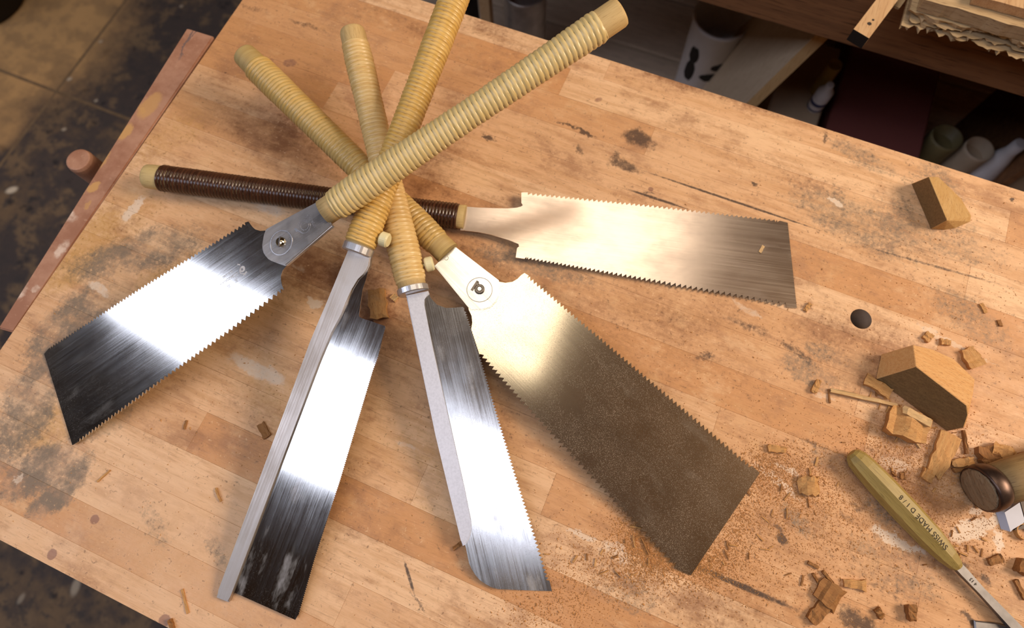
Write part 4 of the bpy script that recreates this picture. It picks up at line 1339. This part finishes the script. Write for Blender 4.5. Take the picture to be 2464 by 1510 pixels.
# divider panel standing on the shelf: its front edge is seen slanting down to the left
f0 = onplane(1986, 99, Vector((0, 0.655, 0)), Vector((0, 1, 0)))
f1 = onplane(1831, 246, Vector((0, 0.655, 0)), Vector((0, 1, 0)))
sl = (f1.x - f0.x) / (f1.z - f0.z)
bm = bmesh.new()
x_at = lambda zz: f0.x + sl * (zz - f0.z)
vs = []
for zz in (0.2005, 0.812):
    for dx, yy in ((-0.0155, 0.655), (0.0, 0.655), (0.0, 1.25), (-0.0155, 1.25)):
        vs.append(bm.verts.new((x_at(zz) + dx, yy, zz)))
for q in ((0, 1, 2, 3), (4, 5, 6, 7), (0, 1, 5, 4), (1, 2, 6, 5), (2, 3, 7, 6), (3, 0, 4, 7)):
    bm.faces.new([vs[i] for i in q])
o = finish('divider_panel', bm, [M_PANEL, M_EDGE])
o['label'] = 'pale plywood divider'
for f in o.data.polygons:
    if f.normal.y < -0.8:
        f.material_index = 1
o.parent = tb
o.matrix_world = I4

# boards stacked on the side bench, the lowest one torn along its edge
def torn_board(name, x0, x1, yf, yb, z0, z1, rag, seed, mat, label, step=0.006):
    r = random.Random(seed)
    pts = [(x1, yb), (x0, yb)]
    x = x0
    while x < x1:
        g = mnoise.noise(Vector((x * 22.0, seed, 0))) * rag + mnoise.noise(Vector((x * 70.0, seed, 3))) * rag * 0.7
        pts.append((x, yf + g + r.uniform(0, rag * 0.25)))
        x += step * r.uniform(0.6, 1.4)
    pts.append((x1, yf))
    bm = bmesh.new()
    prism(bm, pts[::-1], z0, z1)
    for v in bm.verts:
        if v.co.z < z0 + 1e-6 and v.co.y < yf + rag * 1.3:
            v.co.z -= 0 if rag < 0.003 else r.uniform(0, 0.0)
            v.co.y += r.uniform(-0.2, 0.6) * rag
    return tag(finish(name, bm, mat), label, 'board')


tbd = torn_board('torn_board', 0.170, 0.95, 0.562, 0.90, 0.8620, 0.8660, 0.006, 4, M_BARK, 'board with a torn ragged front edge, lowest of the stack on the side bench', 0.004)
for k in range(3):
    o = torn_board('torn_layer', 0.170 + k * 0.005, 0.94, 0.5545 + 0.004 * k, 0.88, 0.8525 + 0.0032 * k, 0.8556 + 0.0032 * k, 0.016 - 0.003 * k, 21 + k * 5, M_BARK, '', 0.0035)
    del o['label'], o['category']
    o.parent = tbd
torn_board('rough_board', 0.176, 0.95, 0.563, 0.88, 0.8665, 0.8800, 0.0016, 7, M_BARK, 'rough weathered board in the middle of the stack on the side bench')
torn_board('planed_board', 0.215, 0.95, 0.572, 0.86, 0.8805, 0.8900, 0.0006, 9, M_PALE, 'paler planed board on top of the stack on the side bench')
pb = [at(2054, 70, 0.866), at(2091, 92, 0.866), at(2160, 0, 0.866), at(2124, -21, 0.866)]
bt = empty('batten', pb[0])
tag(bt, 'pale wooden batten with two nail holes, jutting forward beside the torn board', 'batten')
dx = (pb[3] - pb[0]).normalized()
dy = (pb[1] - pb[0]).normalized()
q = [pb[0], pb[1], pb[1] + dx * 0.068, pb[0] + dx * 0.068]
bm = bmesh.new()
prism(bm, [(p.x, p.y) for p in q], 0.8525, 0.866)
o = finish('strip', bm, [M_PALE, M_BLACK])
for f in o.data.polygons:
    if f.normal.dot(dx) < -0.8:
        f.material_index = 1
o.parent = bt
o.matrix_world = I4
for hx, hy, hr in ((2092, 57, 0.0021), (2101, 48, 0.0012)):
    p = at(hx, hy, 0.866)
    bm = bmesh.new()
    lathe(bm, [(0, hr), (0.0003, hr * 0.9)], 14)
    finish('nail_hole', bm, M_DARKIRON, bt, False, Matrix.Translation((p.x, p.y, 0.8660)) @ Matrix.Rotation(-math.pi / 2, 4, 'Y'))
p = at(2146, 96, 0.858)
o = bent_slab('wood_splinter', Vector((0.150, 0.5, 0.8535)), 0.05, 0.007, 0.003, 1.3, 0.0, M_BARK, 77)
tag(o, 'pale torn splinter hanging forward between the batten and the torn board', 'splinter')
o.location = (at(2142, 84, 0.8535).x + 0.004, 0.600, 0.8535)


def can(name, px, py, zc, r_px, z0, z1, mat, label, cat, prof=None, extra=None):
    c = at(px, py, zc)
    r = r_px * depth(c) / F
    e = empty(name, Vector((c.x, c.y, z0)))
    tag(e, label, cat)
    bm = bmesh.new()
    H = z1 - z0
    pr = prof or [(0.0, 0.97), (0.03, 1.0), (0.97, 1.0), (1.0, 0.97), (1.0, 0.90), (0.90, 0.88)]
    lathe(bm, [(x * H, q * r) for x, q in pr], 36)
    o = finish('body', bm, mat, None, True)
    o.parent = e
    o.matrix_world = Matrix.Translation((c.x, c.y, z0)) @ Matrix.Rotation(-math.pi / 2, 4, 'Y')
    for nm, lo, hi, q, mt in (extra or []):
        bm = bmesh.new()
        lathe(bm, [(lo * H, q * r * 0.98), (lo * H + 0.002, q * r), (hi * H - 0.002, q * r), (hi * H, q * r * 0.98)], 36)
        o2 = finish(nm, bm, mt, None, True)
        o2.parent = e
        o2.matrix_world = o.matrix_world
    return e


M_GALV = mat_plain('galvanised_can', (0.66, 0.58, 0.52), 0.4, 0.6, var=0.5, scale=30.0)
M_WHITE = mat_plain('white_plastic', (0.84, 0.80, 0.80), 0.5, var=0.15, scale=20.0)
M_BLUE = mat_plain('navy_print', (0.055, 0.065, 0.16), 0.5, var=0.2)
M_MAROON = mat_plain('maroon_box_card', (0.24, 0.068, 0.055), 0.7, var=0.15, scale=8.0)
M_OLIVEC = mat_plain('olive_tin', (0.24, 0.185, 0.08), 0.5, var=0.3)
M_BEIGE = mat_plain('beige_jar', (0.58, 0.44, 0.30), 0.6, var=0.2)
M_CARD = mat_plain('brown_card', (0.52, 0.37, 0.235), 0.8, var=0.2, scale=15.0)
M_YELLOW = mat_plain('yellow_tin', (0.42, 0.26, 0.05), 0.5, var=0.3)
can('metal_can', 1264, 40, 0.33, 50, 0.2005, 0.40, M_GALV, 'dull galvanised metal can on the shelf, behind the far bench edge near the topmost handle', 'can')
bk = can('bucket', 1700, 140, 0.34, 62, 0.2005, 0.45, M_WHITE, 'white bucket with dark smudges and an open top, standing left of the plywood divider', 'bucket',
         [(0.0, 0.80), (0.02, 0.84), (0.96, 1.0), (0.97, 1.05), (1.0, 1.05), (1.0, 0.97), (0.06, 0.80)])
bko = [c for c in bk.children if c.name.startswith('body')][0]
bc = bk.location
for px, py, zz, w, h_ in ((1671, 131, 0.36, 0.014, 0.022), (1738, 160, 0.35, 0.03, 0.012), (1712, 186, 0.28, 0.03, 0.013), (1660, 168, 0.30, 0.014, 0.03)):
    # dark smudges follow the curved wall
    rb_ = (62 * depth(at(1700, 140, 0.34)) / F)
    d = ray(px, py)
    best = None
    for k in range(400):
        t = 0.5 + k * 0.003
        pt = CAM + d * t
        hz = (pt.z - 0.2005) / 0.2495
        rw = rb_ * (0.83 + 0.17 * hz)
        if (pt.xy - bc.xy).length <= rw and 0 < hz < 1:
            best = pt
            break
    if best is None:
        continue
    a0 = math.atan2(best.y - bc.y, best.x - bc.x)
    bm = bmesh.new()
    g = []
    for i in range(7):
        row = []
        for j in range(5):
            u, v_ = i / 3 - 1, j / 2 - 1
            m_ = max(abs(u), abs(v_))
            sc_ = 1.0 if m_ < 0.9 else 0.85 + 0.2 * mnoise.noise(Vector((i * 1.7 + px, j * 1.3, 0)))
            zz_ = best.z + v_ * h_ * sc_
            rw = rb_ * (0.832 + 0.168 * (zz_ - 0.2005) / 0.2495) + 0.0006
            aa = a0 + u * w * sc_ * math.sqrt(max(0.1, 1 - v_ * v_ * 0.75)) / rw
            row.append(bm.verts.new((bc.x + rw * math.cos(aa), bc.y + rw * math.sin(aa), zz_)))
        g.append(row)
    for i in range(6):
        for j in range(4):
            bm.faces.new((g[i][j], g[i + 1][j], g[i + 1][j + 1], g[i][j + 1]))
    o = finish('smudge', bm, M_BLACK)
    o.parent = bk
    o.matrix_world = I4
sp = at(1168, 20, 0.45)
bm = bmesh.new()
add_box(bm, (sp.x - 0.011, sp.y - 0.004, 0.2005), (sp.x + 0.011, sp.y + 0.010, 0.62), None, 0.001)
tag(finish('wood_strip', bm, M_PALE), 'narrow pale wooden strip standing upright left of the galvanised can', 'wood strip')
bm = bmesh.new()
sp = at(1118, 8, 0.4)
add_box(bm, (sp.x - 0.030, sp.y - 0.02, 0.2005), (sp.x + 0.022, sp.y + 0.02, 0.55), None, 0.004)
tag(finish('dark_box', bm, M_BLACK), 'dark narrow box behind the bench edge, right of the topmost leaning handle', 'box')


def shelf_box(name, px0, px1, zt, depth_y, mat, label, lid=0.0):
    a, b_ = at(*px0, zt), at(*px1, zt)
    yf = min(a.y, b_.y)
    e = empty(name, Vector(((a.x + b_.x) / 2, yf + depth_y / 2, 0.2)))
    tag(e, label, 'box')
    o = box_obj('body', (a.x, yf, 0.2005), (b_.x, yf + depth_y, zt - lid), mat, None, 0.003)
    o.parent = e
    o.matrix_world = I4
    if lid:
        o = box_obj('lid', (a.x - 0.002, yf - 0.002, zt - lid), (b_.x + 0.002, yf + depth_y + 0.002, zt), mat, None, 0.003)
        o.parent = e
        o.matrix_world = I4
    return e


shelf_box('cardboard_box', (1850, 265), (1965, 300), 0.47, 0.17, M_CARD, 'brown cardboard box on the shelf just right of the plywood divider', 0.03)
shelf_box('maroon_box', (1985, 330), (2212, 375), 0.45, 0.33, M_MAROON, 'dark maroon box with a flat lid in the middle of the shelf', 0.04)
can('spray_can', 1978, 232, 0.50, 19, 0.4705, 0.53, M_WHITE, 'small white bottle with navy bands standing on the cardboard box', 'bottle', [(0, 0.9), (0.05, 1), (0.72, 1), (0.88, 0.5), (1.0, 0.45), (1.0, 0.3)],
    [('band', 0.28, 0.40, 1.02, M_BLUE), ('band', 0.08, 0.14, 1.02, M_BLUE)])
can('yellow_tin', 1985, 190, 0.50, 17, 0.4705, 0.535, M_YELLOW, 'small yellow tin behind the white bottle on the cardboard box', 'tin')
can('olive_tin', 2262, 345, 0.42, 36, 0.2005, 0.44, M_OLIVEC, 'olive green tin right of the maroon box', 'tin')
can('beige_jar', 2338, 372, 0.42, 33, 0.2005, 0.44, M_BEIGE, 'beige jar between the olive tin and the white jug', 'jar')
can('plastic_jug', 2402, 385, 0.42, 33, 0.2005, 0.47, M_WHITE, 'white plastic jug with navy print at the right end of the shelf', 'jug', [(0, 0.9), (0.04, 1), (0.70, 1), (0.86, 0.62), (0.92, 0.45), (1.0, 0.45), (1.0, 0.3)],
    [('band', 0.60, 0.64, 1.02, M_BLUE), ('label_print', 0.20, 0.42, 1.015, M_BLUE)])
sp = at(2440, 380, 0.42)
bm = bmesh.new()
add_box(bm, (sp.x - 0.006, sp.y - 0.05, 0.2005), (sp.x + 0.006, sp.y + 0.22, 0.60), None, 0.001)
tag(finish('thin_board', bm, M_APRON), 'thin dark board standing on edge right of the white jug', 'board')
sp = at(2475, 400, 0.42)
bm = bmesh.new()
add_box(bm, (sp.x - 0.012, sp.y - 0.03, 0.2005), (sp.x + 0.05, sp.y + 0.1, 0.43), None, 0.003)
tag(finish('card_carton', bm, M_CARD), 'brown carton at the right border beyond the thin dark board', 'carton')

# black tub on the floor, cut by the corner of the picture
c = at(-105, -72, 0.10)
bm = bmesh.new()
lathe(bm, [(0.0, 0.11), (0.01, 0.12), (0.18, 0.135), (0.185, 0.14), (0.20, 0.14), (0.20, 0.128), (0.02, 0.11)], 36)
tag(finish('black_tub', bm, M_BLACK, None, True, Matrix.Translation((c.x, c.y, 0.0)) @ Matrix.Rotation(-math.pi / 2, 4, 'Y')), 'black round tub on the floor at the far upper left corner', 'tub')
